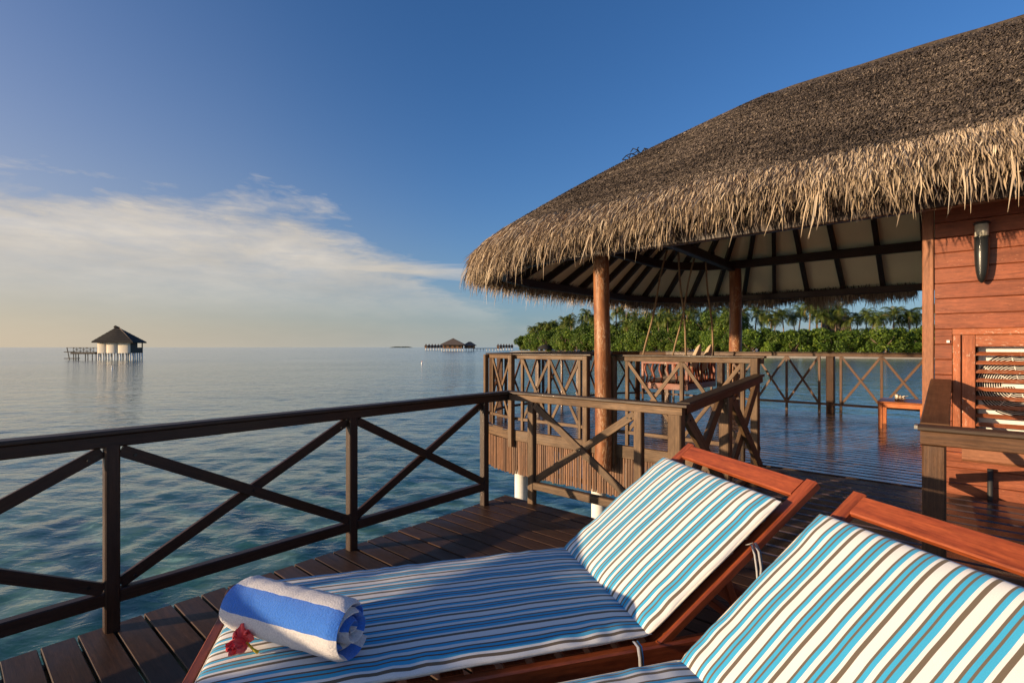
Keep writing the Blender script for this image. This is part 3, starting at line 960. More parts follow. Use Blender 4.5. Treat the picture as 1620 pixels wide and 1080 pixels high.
fringe(17000, i_far - 60, n_out - 200, (.0, .02), (.20, .42), (.009, .018), (1.15, 1.57), 'straw_fringe', inset=(-.02, .2), zoff=(-.2, .0), tone=(.38, .2))
fringe(420, i_near, i_far, (.0, .01), (.42, .62), (.006, .011), (1.2, 1.57), 'straw_fringe', zoff=(-.1, -.02), tone=(.7, .15))

# woven thatch: short leaf strips in rows
def weave(n_, lo, hi, tr, name):
    idx = nrg.uniform(lo, hi, n_)
    t0 = 1 - np.sqrt(nrg.uniform((1 - tr[1]) ** 2, (1 - tr[0]) ** 2, n_))
    # keep density roughly even where the fan narrows, quantise into rows
    i0f = idx
    rows_n = 120
    t0 = (np.floor(t0 * rows_n + (idx * .004) % 1 * .6) + nrg.uniform(-.22, .22, n_)) / rows_n
    t0 = np.clip(t0, tr[0], tr[1])
    pq0, z0 = roof_pt(idx, t0)
    dt = .012
    pq1, z1 = roof_pt(idx, t0 - dt)
    A_ = LW(pq0[:, 0], pq0[:, 1], z0); B_ = LW(pq1[:, 0], pq1[:, 1], z1)
    dn = B_ - A_; dn /= np.linalg.norm(dn, axis=1)[:, None]
    i0 = idx.astype(int)
    al = tg[i0][:, :1] * Vn + tg[i0][:, 1:] * Un
    nn = np.cross(al, dn); nn *= np.sign(nn[:, 2:3])
    yaw = nrg.normal(.55, .55, n_)
    dr = dn * np.cos(yaw)[:, None] + al * np.sin(yaw)[:, None]
    Ls = nrg.uniform(.034, .078, n_)
    P0 = A_ + nn * .004
    P1 = A_ + dr * (Ls * .55)[:, None] + nn * nrg.uniform(.012, .028, n_)[:, None]
    P2 = A_ + dr * Ls[:, None] + nn * nrg.uniform(.002, .022, n_)[:, None]
    wd = nrg.uniform(.007, .015, n_)
    N = n_
    side = np.cross(dr, nn); side = side + nn * nrg.normal(0, .35, n_)[:, None]
    side /= np.linalg.norm(side, axis=1)[:, None]
    pts = np.stack([P0, P1, P2], 1)
    ww = wd[:, None] * np.array([.8, 1.0, .35])[None]
    a_ = pts - side[:, None] * ww[:, :, None] / 2; b_ = pts + side[:, None] * ww[:, :, None] / 2
    vs = np.stack([a_, b_], 2).reshape(-1, 3)
    bs = np.arange(N) * 6
    fs = np.concatenate([np.stack([bs + 2 * k, bs + 2 * k + 1, bs + 2 * k + 3, bs + 2 * k + 2], -1) for k in range(2)])
    tone = np.clip(nrg.beta(1.7, 2.3, n_) + .24 * np.array([mnoise.noise(Vector((a_x * .9, b_x * .9, c_x * 2.2))) for a_x, b_x, c_x in P0]), 0, 1)
    tone = np.clip(tone + .10 * np.sin(t0 * rows_n * 2 * pi / 7.0 + idx * .012) - .05, 0, 1)
    me = np_mesh(name, vs - np.array(ORG[roof.name]), fs, fattr={'tone': np.tile(tone, 2)})
    link_mesh(name, me, 'weave', roof, kind='stuff')
weave(150000, i_near, i_end + 50, (.06, .995), 'woven_thatch')

# ridge and hip roll
m = MB()
m.tube([L(p, 0, ZR - .02 - .05 * max(0, .6 - p)) for p in np.arange(-.1, 9.5, .4)], [.05 + .008 * sin(k * 1.7) for k in range(len(np.arange(-.1, 9.5, .4)))], 8)
m.build('ridge_roll', 'thatch_base', roof)

# timber under the thatch: soffit, rafters, plates and purlins follow the fan of the hip end
SZ0, SZ1 = 2.57, 5.02
def sof(i, t, drop=0.0, ins=.16):
    """point on the soffit at outline index i, height fraction t"""
    E = OUT[i] - NRM[i] * ins; Rg = RIDGE[i]
    pq_ = E * (1 - t) + Rg * t
    return L(pq_[0], pq_[1], SZ0 + (SZ1 - SZ0) * t - drop)
cuts = [0, i_c1 - 48, i_end - 37, i_far - 37, i_far + 48, len(OUT) - 1]
for a_, b_ in zip(cuts[:-1], cuts[1:]):
    ids = list(range(a_, b_, 6)) + [b_]
    MB().grid([[sof(i, t) for i in ids] for t in np.linspace(0, 1, 7)], smooth=False).build('soffit_panel', 'soffit', roof)
RW, RD = .075, .12
nxt = ARC[0] + .2; kk = 0
for i in range(len(OUT)):
    if ARC[i] < nxt: continue
    nxt += .64; kk += 1
    p_i = OUT[i][0]
    if p_i > 7.5: continue
    top_t = .985 if p_i > 0 else (.93 if kk % 2 else .62)
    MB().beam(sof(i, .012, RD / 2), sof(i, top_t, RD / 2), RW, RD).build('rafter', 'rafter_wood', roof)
def follow(name, t, drop, w_, h_):
    ids = [0] + [i for i in range(20, len(OUT) - 20, 1) if abs(OUT[i][0] - (PE + CR)) < .021 and False]
    ids = [2, i_c1 - 2, i_c1 + 24, i_c1 + 49, i_end + 2, i_far - 72, i_far - 49, i_far - 24, i_far + 2, len(OUT) - 3]
    for a_, b_ in zip(ids[:-1], ids[1:]):
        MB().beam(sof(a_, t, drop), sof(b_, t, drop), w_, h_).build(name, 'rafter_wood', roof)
follow('eave_plate', .045, .185, .08, .13)
follow('purlin', .30, .20, .10, .16)
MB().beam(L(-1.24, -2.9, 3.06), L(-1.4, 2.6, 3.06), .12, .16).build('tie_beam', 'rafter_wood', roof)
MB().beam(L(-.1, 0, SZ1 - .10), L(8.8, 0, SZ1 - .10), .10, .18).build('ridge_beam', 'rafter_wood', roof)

# scrap of black net caught on the hip
m = MB()
nr2 = random.Random(4)
def hip_pt(t): 
    a_, z_ = roof_pt(np.array([float(i_c1 + 34)]), np.array([t])); w_ = LW(a_[:, 0], a_[:, 1], z_)[0]; return Vector(w_)
best = None
base_t = [hip_pt(t) for t in np.linspace(.50, .575, 9)]
grid_ = []
for i, b_ in enumerate(base_t):
    col_ = []
    for j in range(4):
        col_.append(b_ + Vector((nr2.uniform(-.03, .03) - .025 * j, nr2.uniform(-.02, .02), .015 + .042 * j * (1 - abs(i - 4) / 6) + nr2.uniform(-.02, .02))))
    grid_.append(col_)
for i in range(9):
    for j in range(4):
        if j < 3 and nr2.random() < .85: m.tube([grid_[i][j], grid_[i][j + 1]], .007, 5)
        if i < 8 and j > 0 and nr2.random() < .8: m.tube([grid_[i][j], grid_[i + 1][max(j - 1, 0) if nr2.random() < .4 else j]], .007, 5)
o = m.build('net_scrap', 'net_black'); tag(o, 'tangled scrap of black netting sticking up from the roof hip', 'net')

# ================================================================ VILLA WALL (right)
villa = empty('villa', L(4, 0, 0), 'red-brown plank wall of the villa with a corner post beside the pavilion', 'villa')
QW = -2.81
wr = random.Random(9)
zz = -.112
while zz < 3.15:
    h_ = .128
    zc_ = zz + h_ / 2
    spans = [(1.958, 6.4)]
    if .656 < zc_ < 1.552:
        spans = [(1.958, 2.069), (3.17, 6.4)]
    for a_, b_ in spans:
        dq = wr.uniform(-.0015, .0015)
        MB().beam(L(a_, QW + .013 + dq, zc_), L(b_, QW + .013 + dq, zc_), .026, h_ - .003, ch=.005).build('plank', 'wall_wood', villa)
    zz += h_
MB().beam(L(1.915, QW + .022, -.05), L(1.915, QW + .022, 3.3), .078, .078, up=U).build('corner_post', 'trim_wood', villa)
m = MB()     # backing and end wall of the house
m.beam(L(1.99, -2.66, 1.6), L(1.99, 2.62, 1.6), .05, 3.3); m.build('end_wall', 'wall_wood', villa)
MB().beam(L(3.17, QW + .09, 1.6), L(6.4, QW + .09, 1.6), .08, 3.3).build('back_board', 'rafter_wood', villa)
MB().beam(L(2.0, 2.64, 1.6), L(6.4, 2.64, 1.6), .05, 3.3).build('far_wall', 'wall_wood', villa)
MB().beam(L(6.4, -2.7, 1.6), L(6.4, 2.6, 1.6), .05, 3.3).build('end_wall', 'wall_wood', villa)
# louvred window of the machine niche
wn = empty('louvre', L(2.6, QW, .66)); wn.parent = None
bpy.data.objects.remove(wn)
def vpart(name, m, mat, par=villa): return m.build(name, mat, par)
qf = QW - .012
win = MB().beam(L(2.072, qf - .004, 1.527), L(3.17, qf - .004, 1.527), .05, .05).build('window', 'window_wood', villa)   # top casing, carries the rest
for p_ in (2.099, 3.143):
    MB().beam(L(p_, qf - .004, .645), L(p_, qf - .004, 1.501), .05, .052, up=U).build('casing', 'window_wood', win)
MB().beam(L(2.072, qf - .004, .62), L(3.17, qf - .004, .62), .05, .05).build('casing', 'window_wood', win)
for p_ in (2.170, 3.07):
    MB().beam(L(p_, qf + .008, .646), L(p_, qf + .008, 1.5), .036, .086, up=V).build('stile', 'window_wood', win)
for z_ in (1.452, .692):
    MB().beam(L(2.214, qf + .008, z_), L(3.026, qf + .008, z_), .036, .094).build('cross_rail', 'window_wood', win)
tilt = (U * .55 + UP * 1.0).normalized()
k = 0
for z_ in np.arange(.775, 1.40, .0715):
    MB().beam(L(2.216, qf + .012, z_), L(3.024, qf + .012, z_), .010, .048, up=(U + UP * .5).normalized()).build('slat', 'window_wood', win)
MB().beam(L(2.13, QW - .055, .56), L(6.3, QW - .055, .56), .10, .17, ch=.02).build('apron_board', 'trim_wood', villa)
MB().box(L(2.045, QW - .008, 1.447), V, U, UP, .02, .018, .022).build('cable_clip', 'ac_white', villa)
m = MB(); m.tube([L(2.30, QW - .045, .43), L(2.30, QW - .055, .16), L(2.30, QW - .05, .13), L(2.33, QW - .03, .12)], .019, 10); vpart('drain_pipe', m, 'ac_dark')

# air conditioner standing in the niche
acx = empty('air_conditioner', L(2.6, QW + .30, .66), 'white air conditioner with round wire fan guard behind the louvres', 'air conditioner')
QF = QW + .085
MB().beam(L(2.235, QF + .15, 1.07), L(3.005, QF + .15, 1.07), .28, .78, ch=.01).build('casing', 'ac_white', acx)
m = MB()
pc, zc0 = 2.475, 1.10
ring = lambda r_, q_: [L(pc + r_ * cos(t), q_, zc0 + r_ * sin(t)) for t in np.linspace(0, 2 * pi, 49)]
disk = MB(); disk.poly([L(pc + .262 * cos(t), QF + .006, zc0 + .262 * sin(t)) for t in np.linspace(0, 2 * pi, 48, endpoint=False)])
disk.build('fan_opening', 'ac_dark', acx)
for r_ in np.arange(.045, .262, .0145):
    m.tube(ring(r_, QF - .014), .0028, 5, caps=False)
for k in range(8):
    t = k * pi / 4 + .2
    m.tube([L(pc + .03 * cos(t), QF - .018, zc0 + .03 * sin(t)), L(pc + .262 * cos(t), QF - .010, zc0 + .262 * sin(t))], .0035, 5)
m.build('fan_guard', 'ac_white', acx)
m = MB(); m.tube([L(pc, QF - .024, zc0), L(pc, QF + .0, zc0)], .036, 20); m.build('hub', 'ac_white', acx)
MB().beam(L(pc - .10, QF - .022, zc0), L(pc + .04, QF - .022, zc0), .008, .028).build('badge', 'ac_white', acx)

# torch-shaped wall lamp
lm = empty('wall_lamp', L(2.25, QW - .06, 1.93), 'black torch-shaped wall lamp with a frosted glass top on the red plank wall', 'lamp')
lc = L(2.25, QW - .062, 0)
def lathe(prof, n_=20):
    m = MB()
    rows = [[lc + Vector((r_ * cos(t), r_ * sin(t), z_)) for t in np.linspace(0, 2 * pi, n_ + 1)] for r_, z_ in prof]
    m.grid(rows, flip=True); return m
lathe([(.004, 1.915), (.014, 1.922), (.027, 1.95), (.037, 2.0), (.043, 2.06), (.047, 2.14), (.049, 2.27), (.052, 2.275), (.052, 2.285), (.004, 2.287)]).build('holder', 'metal_black', lm)
lathe([(.004, 2.286), (.043, 2.287), (.043, 2.385), (.004, 2.386)]).build('glass', 'lamp_glass', lm)
lathe([(.004, 2.385), (.052, 2.386), (.052, 2.398), (.040, 2.405), (.004, 2.407)]).build('cap', 'metal_black', lm)
MB().beam(L(2.25, QW - .006, 1.98), L(2.25, QW - .006, 2.2), .05, .012, up=U).build('wall_plate', 'metal_black', lm)
MB().beam(L(2.25, QW - .004, 2.1), L(2.25, QW - .05, 2.1), .03, .03).build('bracket', 'metal_black', lm)

# ================================================================ SMALL TABLE WITH SHELL
tb = empty('side_table', L(1.49, 1.2, FL), 'small orange wooden table on the wet pavilion floor beside the villa wall', 'table')
tz = .60
MB().beam(L(1.215, 1.2, tz - .012), L(1.775, 1.2, tz - .012), .70, .024, ch=.004).build('table_top', 'table_wood', tb)
for p_ in (1.25, 1.74):
    for q_ in (.885, 1.515):
        MB().beam(L(p_, q_, FL + .001), L(p_, q_, tz - .026), .050, .050, up=U, taper=1.15).build('leg', 'table_wood', tb)
for q_ in (.885, 1.515):
    MB().beam(L(1.277, q_, tz - .060), L(1.713, q_, tz - .060), .022, .062).build('apron', 'table_wood', tb)
for p_ in (1.25, 1.74):
    MB().beam(L(p_, .913, tz - .060), L(p_, 1.487, tz - .060), .022, .062).build('apron', 'table_wood', tb)
m = MB()
sh = L(1.47, 1.10, tz + .001)
rows = []
for i in range(13):
    t = i / 12; r_ = .060 * (1 - t) ** .7 * (1 + .18 * sin(i * 2.4)) + .004
    cx = sh + V * (t * .13 - .06) + UP * (.055 * (1 - .6 * t)) + U * .02 * sin(i * 1.7)
    rows.append([cx + (U * cos(a_) + UP * sin(a_) * .9) * r_ * (1 + .16 * sin(5 * a_ + i)) for a_ in np.linspace(0, 2 * pi, 17)])
m.grid(rows)
for k in range(7):
    a_ = k * .9; b_ = sh + V * rng.uniform(-.03, .1) + UP * .05 + U * rng.uniform(-.03, .03)
    m.tube([b_, b_ + (V * cos(a_) + U * sin(a_) * .6 + UP * .5) * rng.uniform(.035, .06)], [.012, .003], 6)
o = m.build('sea_shell', 'shell'); tag(o, 'spiky white sea shell on the small orange table', 'shell')

# ================================================================ SWING
swg = empty('swing_seat', L(-1.7, .55, .70), 'hanging wooden swing seat with slatted sides on four ropes inside the pavilion', 'swing')
p0, p1, q0, q1, zs = -2.10, -1.30, -.08, 1.20, .78
def swp(name, m, mat): return m.build(name, mat, swg)
for q_ in (q0, q1): swp('seat_rail', MB().beam(L(p0, q_, zs - .055), L(p1, q_, zs - .055), .05, .11), 'swing_wood')
for p_ in (p0, p1): swp('seat_rail', MB().beam(L(p_, q0 + .03, zs - .055), L(p_, q1 - .03, zs - .055), .05, .10), 'swing_wood')
for k in range(6):
    q_ = q0 + .12 + k * (q1 - q0 - .24) / 5
    swp('seat_board', MB().beam(L(p0 + .03, q_, zs - .03), L(p1 - .03, q_, zs - .03), .17, .022), 'swing_wood')
def wavy_slat(a_, b_, dirv):
    pts = [a_ + (b_ - a_) * t + dirv * (.022 * sin(t * 2 * pi)) for t in np.linspace(0, 1, 7)]
    return MB().tube(pts, [.016, .019, .022, .018, .022, .019, .016], 8)
for q_ in (q0, q1):
    for k in range(6):
        p_ = p0 + .06 + k * (p1 - p0 - .12) / 5
        if q_ == q0 or True:
            swp('slat', wavy_slat(L(p_, q_, zs + .0), L(p_, q_, zs + .33), V), 'swing_wood')
    swp('arm_rail', MB().beam(L(p0, q_, zs + .35), L(p1, q_, zs + .35), .06, .04), 'swing_wood')
for k in range(9):
    q_ = q0 + .12 + k * (q1 - q0 - .24) / 8
    swp('slat', wavy_slat(L(p1, q_, zs + .0), L(p1, q_, zs + .38), U), 'swing_wood')
swp('back_rail', MB().beam(L(p1, q0, zs + .40), L(p1, q1, zs + .40), .05, .06), 'swing_wood')
for p_ in (p0, p1):
    for q_ in (q0, q1):
        swp('corner_post', MB().beam(L(p_, q_, zs - .11), L(p_, q_, zs + .42), .045, .045, up=U), 'swing_wood')
rope_top = {(p0, q0): L(-1.72, .06, 3.10), (p1, q0): L(-1.52, .06, 3.10), (p0, q1): L(-1.62, 1.06, 3.10), (p1, q1): L(-1.42, 1.06, 3.10)}
for (p_, q_), tp in rope_top.items():
    b_ = L(p_, q_, zs + .42)
    pts = [b_ + (tp - b_) * t + Vector((.012 * sin(t * 9 + p_), .012 * cos(t * 7), 0)) for t in np.linspace(0, 1, 9)]
    swp('rope', MB().tube(pts, .017, 7), 'rope')
for q_ in (.06, 1.06):
    swp('hanger_bar', MB().beam(L(-1.75, q_, 3.13), L(-1.25, q_, 3.13), .05, .05), 'rafter_wood')

def pad(org, e1, e2, nn, L1, L2, th, n1=44, n2=30, puff=.012, sag=0, seed=0, pw=5.0):
    """soft cushion: flat bottom lies on org plane; UV in metres"""
    e1, e2, nn = Vector(e1), Vector(e2), Vector(nn)
    def cl(k, n_):
        x = -1 + 2 * k / n_
        return math.copysign(1 - (1 - abs(x)) ** 1.7, x)
    m = MB()
    arcs0 = [0.0]
    for j in range(1, n2 + 1):
        y0_, y1_ = cl(j - 1, n2), cl(j, n2)
        hh = [th / 2 * max(0.0, 1 - abs(y_) ** pw) ** .42 for y_ in (y0_, y1_)]
        arcs0.append(arcs0[-1] + math.hypot((y1_ - y0_) / 2 * L2, hh[1] - hh[0]))
    for side in (1, -1):
        rows = []; uvs = []
        for i in range(n1 + 1):
            x = cl(i, n1); r_ = []; ur = []
            for j in range(n2 + 1):
                y = cl(j, n2)
                e = max(0.0, (1 - abs(x) ** (pw * 2))) * max(0.0, (1 - abs(y) ** pw))
                h = th / 2 * e ** .42
                s1, s2 = (x + 1) / 2 * L1, (y + 1) / 2 * L2
                if side > 0:
                    nz_ = mnoise.noise(Vector((s1 * 5, s2 * 6, seed))) * .0035 + mnoise.noise(Vector((s1 * 14, s2 * 12, seed + 3))) * .0012
                    edge_ = (abs(y) ** 6)
                    nz_ += edge_ * .0045 * sin(s1 * 38 + 3 * sin(s1 * 9 + seed)) * (1 - abs(x) ** 8)
                    z_ = th / 2 + h + (puff * (1 - x * x) * (1 - y * y) + nz_) * e ** .3
                    shrink = 1
                else:
                    z_ = th / 2 - h
                wob = .003 * sin(s1 * 21 + seed) * abs(y) ** 8 * math.copysign(1, y)
                r_.append(Vector(org) + e1 * s1 + e2 * (s2 + wob) + nn * z_)
                ur.append((s1, s2))
            if side > 0:
                acc_ = 0.0; nu = [(ur[0][0], 0.0)]
                for j in range(1, len(r_)):
                    acc_ += (r_[j] - r_[j - 1]).length; nu.append((ur[j][0], acc_))
                nu = [(ur[j][0], arcs0[j]) for j in range(len(r_))]
                ur = nu
            rows.append(r_); uvs.append(ur)
        m.grid(rows, uvs, flip=(side > 0))
    return m

# swing cushions
swc = pad(L(p0 + .05, q0 + .06, zs - .015), V, U, UP, p1 - p0 - .10, q1 - q0 - .12, .09, 10, 12).build('seat_cushion', 'cushion_beige')
tag(swc, 'pinkish beige seat cushion on the hanging swing', 'cushion')
for i, (p_, q_, lb) in enumerate(((-1.50, .30, 'left of two pale pillows standing on the swing'), (-1.47, .74, 'right of two pale pillows standing on the swing'))):
    ax = (V * .30 + UP * .92 + U * .10).normalized(); bx = (U * .9 - V * .25 + UP * .1); bx = (bx - ax * bx.dot(ax)).normalized()
    cx = ax.cross(bx).normalized()
    d1 = (ax + bx).normalized(); d2 = (ax - bx).normalized()
    c0 = L(p_, q_, zs + .092)
    o = pad(c0, d1, d2, d1.cross(d2), .45, .45, .12, 12, 12, pw=3).build('pillow', 'cushion_beige')
    tag(o, lb, 'pillow', 'pillows on the swing')

# ================================================================ SUN LOUNGERS
AX = Vector((.962, .272, 0)).normalized(); CX = Vector((.272, -.962, 0)).normalized()
TH = R(36.5)
BD = AX * cos(TH) + UP * sin(TH)           # up along the back rest
BN = -AX * sin(TH) + UP * cos(TH)          # out of the back rest
WD = .773
ZT = .44; PT = .052
def lounger(J, lab_frame, lab_cush, seed, grp):
    J = Vector((J[0], J[1], 0))
    def S(a_, c_, z_): return J + AX * a_ + CX * c_ + UP * z_
    zr = ZT - PT                       # top of seat slats
    lo = empty('sun_lounger', S(-.3, WD / 2, 0), lab_frame, 'sun lounger', 'sun loungers')
    for c_ in (-.012, WD + .012):
        MB().beam(S(-1.47, c_, zr - .055), S(.62, c_, zr - .055), .036, .105, ch=.006).build('side_rail', 'lounger_wood', lo)
    MB().beam(S(-1.455, .008, zr - .05), S(-1.455, WD - .008, zr - .05), .034, .09).build('end_rail', 'lounger_wood', lo)
    MB().beam(S(.60, .008, zr - .06), S(.60, WD - .008, zr - .06), .034, .08).build('end_rail', 'lounger_wood', lo)
    for k in range(14):
        a_ = -1.39 + k * .102
        MB().beam(S(a_, .008, zr - .012), S(a_, WD - .008, zr - .012), .072, .018).build('slat', 'lounger_wood', lo)
    for a_ in (-1.30, .50):
        for c_ in (.03, WD - .03):
            MB().beam(S(a_, c_, .002), S(a_, c_, zr - .02), .055, .042, up=AX).build('leg', 'lounger_wood', lo)
    for c_ in (-.012, WD + .012):      # round corner knobs at the foot
        MB().tube([S(-1.475, c_, zr - .10), S(-1.475, c_, zr - .01), S(-1.475, c_, zr + .012)], [.022, .024, .012], 10).build('corner_knob', 'lounger_wood', lo)
    # back rest
    piv = S(.0, 0, zr - .01)
    def Bk(s_, c_, n_): return piv + BD * s_ + CX * c_ + BN * n_
    bl = .70
    for c_ in (.008, WD - .008):
        MB().beam(Bk(-.03, c_, -.028), Bk(bl + .175, c_, -.028), .052, .036, up=BN, ch=.006).build('back_side_rail', 'lounger_wood', lo)
    MB().beam(Bk(bl + .125, .034, -.022), Bk(bl + .125, WD - .034, -.022), .085, .024, up=BN, ch=.005).build('head_rail', 'lounger_wood', lo)
    for k in range(8):
        s_ = .04 + k * .092
        MB().beam(Bk(s_, .034, -.030), Bk(s_, WD - .034, -.030), .066, .014, up=BN).build('back_slat', 'lounger_wood', lo)
    for c_ in (.10, WD - .10):
        MB().beam(Bk(.42, c_, -.05), S(.46, c_, zr - .05), .03, .024, up=CX).build('prop', 'lounger_wood', lo)
    MB().beam(S(.46, .02, zr - .055), S(.46, WD - .02, zr - .055), .03, .03).build('prop_bar', 'lounger_wood', lo)
    # cushion
    cu = empty('lounger_cushion', S(-.4, WD / 2, zr), lab_cush, 'cushion', 'striped lounger cushions')
    pad(S(-1.415, -.004, zr - .002), AX, CX, UP, 1.43, WD + .008, PT, 90, 56, .008, seed=seed).build('seat_pad', 'stripe_cloth', cu)
    pad(Bk(.012, -.004, .000), BD, CX, BN, bl, WD + .008, PT + .006, 54, 56, .014, seed=seed + 5).build('back_pad', 'stripe_cloth', cu)
    def piping(org, e1, e2, nn, L1, L2, h_):
        r_ = .03; pts = []
        for cx_, cy_, a0 in ((L1 - r_, r_, -90), (L1 - r_, L2 - r_, 0), (r_, L2 - r_, 90), (r_, r_, 180)):
            for a_ in (0, 30, 60, 90):
                t_ = R(a0 + a_); pts.append(Vector(org) + e1 * (cx_ + r_ * cos(t_)) + e2 * (cy_ + r_ * sin(t_)) + nn * h_)
        return MB().tube(pts + [pts[0]], .0042, 6, caps=False)
    piping(S(-1.415, -.004, zr - .002), AX, CX, UP, 1.43, WD + .008, PT * .52).build('piping', 'piping_cloth', cu)
    piping(Bk(.012, -.004, .0), BD, CX, BN, bl, WD + .008, PT * .55).build('piping', 'piping_cloth', cu)
    # tie ribbons
    def ribbon(p_, pts, w_):
        m = MB(); rows = []; uv_ = []
        for i, (a_, c_, z_) in enumerate(pts):
            c0 = p_ + AX * a_ + CX * c_ + UP * z_
            rows.append([c0 - AX * w_ / 2, c0 + CX * .004, c0 + AX * w_ / 2]); uv_.append([(i * .02, .088), (i * .02, .096), (i * .02, .104)])
        m.grid(rows, uv_); return m
    e = Bk(.50, WD + .012, .01)
    ribbon(e, [(0, 0, 0), (.02, .016, .012), (.035, .022, -.02), (.042, .026, -.08), (.04, .024, -.13), (.035, .02, -.16)], .014).build('tie', 'stripe_cloth', cu)
    ribbon(e, [(0, 0, 0), (.012, .012, .004), (.022, .016, -.03), (.030, .018, -.09), (.033, .020, -.15), (.030, .018, -.20), (.032, .02, -.235)], .012).build('tie', 'stripe_cloth', cu)
    e = S(-.055, WD + .012, zr + .015)
    ribbon(e, [(0, -.005, 0), (.002, .022, -.005), (.006, .026, -.04), (.008, .027, -.09), (.010, .027, -.13)], .020).build('tie', 'stripe_cloth', cu)
    return lo
lounger((.258, 2.485), 'reddish wooden sun lounger with raised back, nearer the left railing', 'blue, white and taupe striped cushion with a rolled towel on its foot end', 1, '')
lounger((.533, 1.590), 'reddish wooden sun lounger at the bottom right corner, cut by the frame', 'blue, white and taupe striped cushion in the bottom right corner', 7, '')

# rolled towel
def towel():
    A = Vector((-.915, 1.735, 0)); B = Vector((-.495, 1.560, 0))
    ax = (B - A).normalized(); ln = (B - A).length
    sd = Vector((-ax.y, ax.x, 0))
    if sd.y > 0: sd = -sd               # towards the camera
    zc_ = ZT + .094
    turns = 3.2
    t_ = .024
    m = MB()
    npt = 150
    def spiral(k):
        f = k / npt
        th_ = f * turns * 2 * pi
        r_ = .012 + (.092 - .012) * f
        return th_, r_
    st = 2.4 - turns * 2 * pi         # loose end lies at the bottom rear
    arc = [0]
    P = []
    for k in range(npt + 1):
        th_, r_ = spiral(k)
        a_ = -(th_ + st)
        P.append((r_ * 1.02 * cos(a_), r_ * .93 * sin(a_)))
        if k: arc.append(arc[-1] + math.hypot(P[k][0] - P[k - 1][0], P[k][1] - P[k - 1][1]))
    tot = arc[-1]
    nz_ = 26
    def pt(k, j, side):
        x, y = P[k]
        rr = math.hypot(x, y)
        u_ = j / nz_
        endf = min(u_, 1 - u_) * ln
        rnd = .010 * max(0, 1 - endf / .014) ** 2
        th2 = (.0095 - rnd * .85) * side
        sc = (rr + th2) / rr
        jit = .0032 * mnoise.noise(Vector((k * .22, j * .5, side))) + .0018 * mnoise.noise(Vector((k * .9, j * 1.7, side + 3)))
        sc += jit / max(rr, .02)
        tele = .018 * sin(arc[k] * 9.0) * (1 if u_ > .5 else -1) * (abs(u_ - .5) * 2) ** 3
        return A + ax * (u_ * ln + tele) + sd * (x * sc) + UP * (zc_ + y * sc)
    for side in (1, -1):
        rows = [[pt(k, j, side) for j in range(nz_ + 1)] for k in range(npt + 1)]
        uvs = [[(tot - arc[k] + .053, j / nz_ * ln) for j in range(nz_ + 1)] for k in range(npt + 1)]
        m.grid(rows, uvs, flip=(side < 0))
    for j in (0, nz_):
        rows = [[pt(k, j, 1), pt(k, j, -1)] for k in range(npt + 1)]
        uvs = [[(tot - arc[k] + .053, j / nz_ * ln)] * 2 for k in range(npt + 1)]
        m.grid(rows, uvs, flip=(j == 0))
    rows = [[pt(npt, j, 1) for j in range(nz_ + 1)], [pt(npt, j, -1) for j in range(nz_ + 1)]]
    m.grid(rows)
    o = m.build('rolled_towel', 'towel_cloth'); tag(o, 'rolled blue and white striped terry towel on the foot of the lounger', 'towel')
    # red flower tucked under the roll
    fl = empty('red_flower', Vector((-.86, 1.615, ZT + .01)), 'crumpled red flower lying against the rolled towel', 'flower')
    fr_ = random.Random(2)
    c0 = Vector((-.842, 1.600, ZT + .030))
    dirs = [(-.45, -.85, -.10, .080), (-.75, -.55, .0, .072), (-.15, -.95, .02, .070), (-.35, -.6, .35, .066), (.1, .30, .75, .075), (-.25, .25, .85, .070), (.25, -.2, .6, .05), (-.6, .1, .5, .06)]
    for k, (dx, dy, dz, ln_) in enumerate(dirs):
        dv = Vector((dx, dy, dz)).normalized()
        sidev = dv.cross(Vector((.3, -.5, .8))).normalized(); up_ = sidev.cross(dv)
        rows = []
        for i in range(10):
            t = i / 9
            wd_ = .020 * sin(pi * min(1, .10 + t * .80)) + .002
            r_ = []
            for j in range(11):
                s_ = (j / 10 - .5) * 2
                ruf = .007 * t * sin(s_ * 7 + k * 1.3 + t * 4)
                pt_ = c0 + dv * (t * ln_ * .8) + sidev * s_ * wd_ + up_ * (ruf - .010 * s_ * s_ * t + .012 * t * t) + Vector([fr_.uniform(-.0012, .0012) for _ in range(3)])
                pt_.z = max(pt_.z, ZT + .006)
                r_.append(pt_)
            rows.append(r_)
        MB().grid(rows).build('petal', 'red_petal', fl)
    MB().tube([c0 + Vector((.004, -.004, 0)), c0 + Vector((.03, -.012, -.018)), c0 + Vector((.046, -.014, -.026))], [.0035, .004, .0055], 7).build('stamen', 'stamen', fl)
towel()

# ================================================================ ISLAND VEGETATION
def leaf_quads(cs, size, g, outward=None, jitter=.9):
    """cs (N,3) centres -> bent leaf-clump quads"""
    N = len(cs)
    nrm = g.normal(size=(N, 3)) * jitter
    if outward is not None: nrm = nrm + outward
    nrm /= np.linalg.norm(nrm, axis=1)[:, None]
    a = np.cross(nrm, g.normal(size=(N, 3))); a /= np.linalg.norm(a, axis=1)[:, None]
    b = np.cross(nrm, a)
    sa = (size * g.uniform(.6, 1.35, N))[:, None]; sb = sa * g.uniform(.45, .8, N)[:, None]
    v = np.stack([cs - a * sa, cs - b * sb * g.uniform(.5, 1, N)[:, None], cs + a * sa, cs + b * sb], 1)
    f = np.arange(N * 4).reshape(N, 4)
    return v.reshape(-1, 3), f

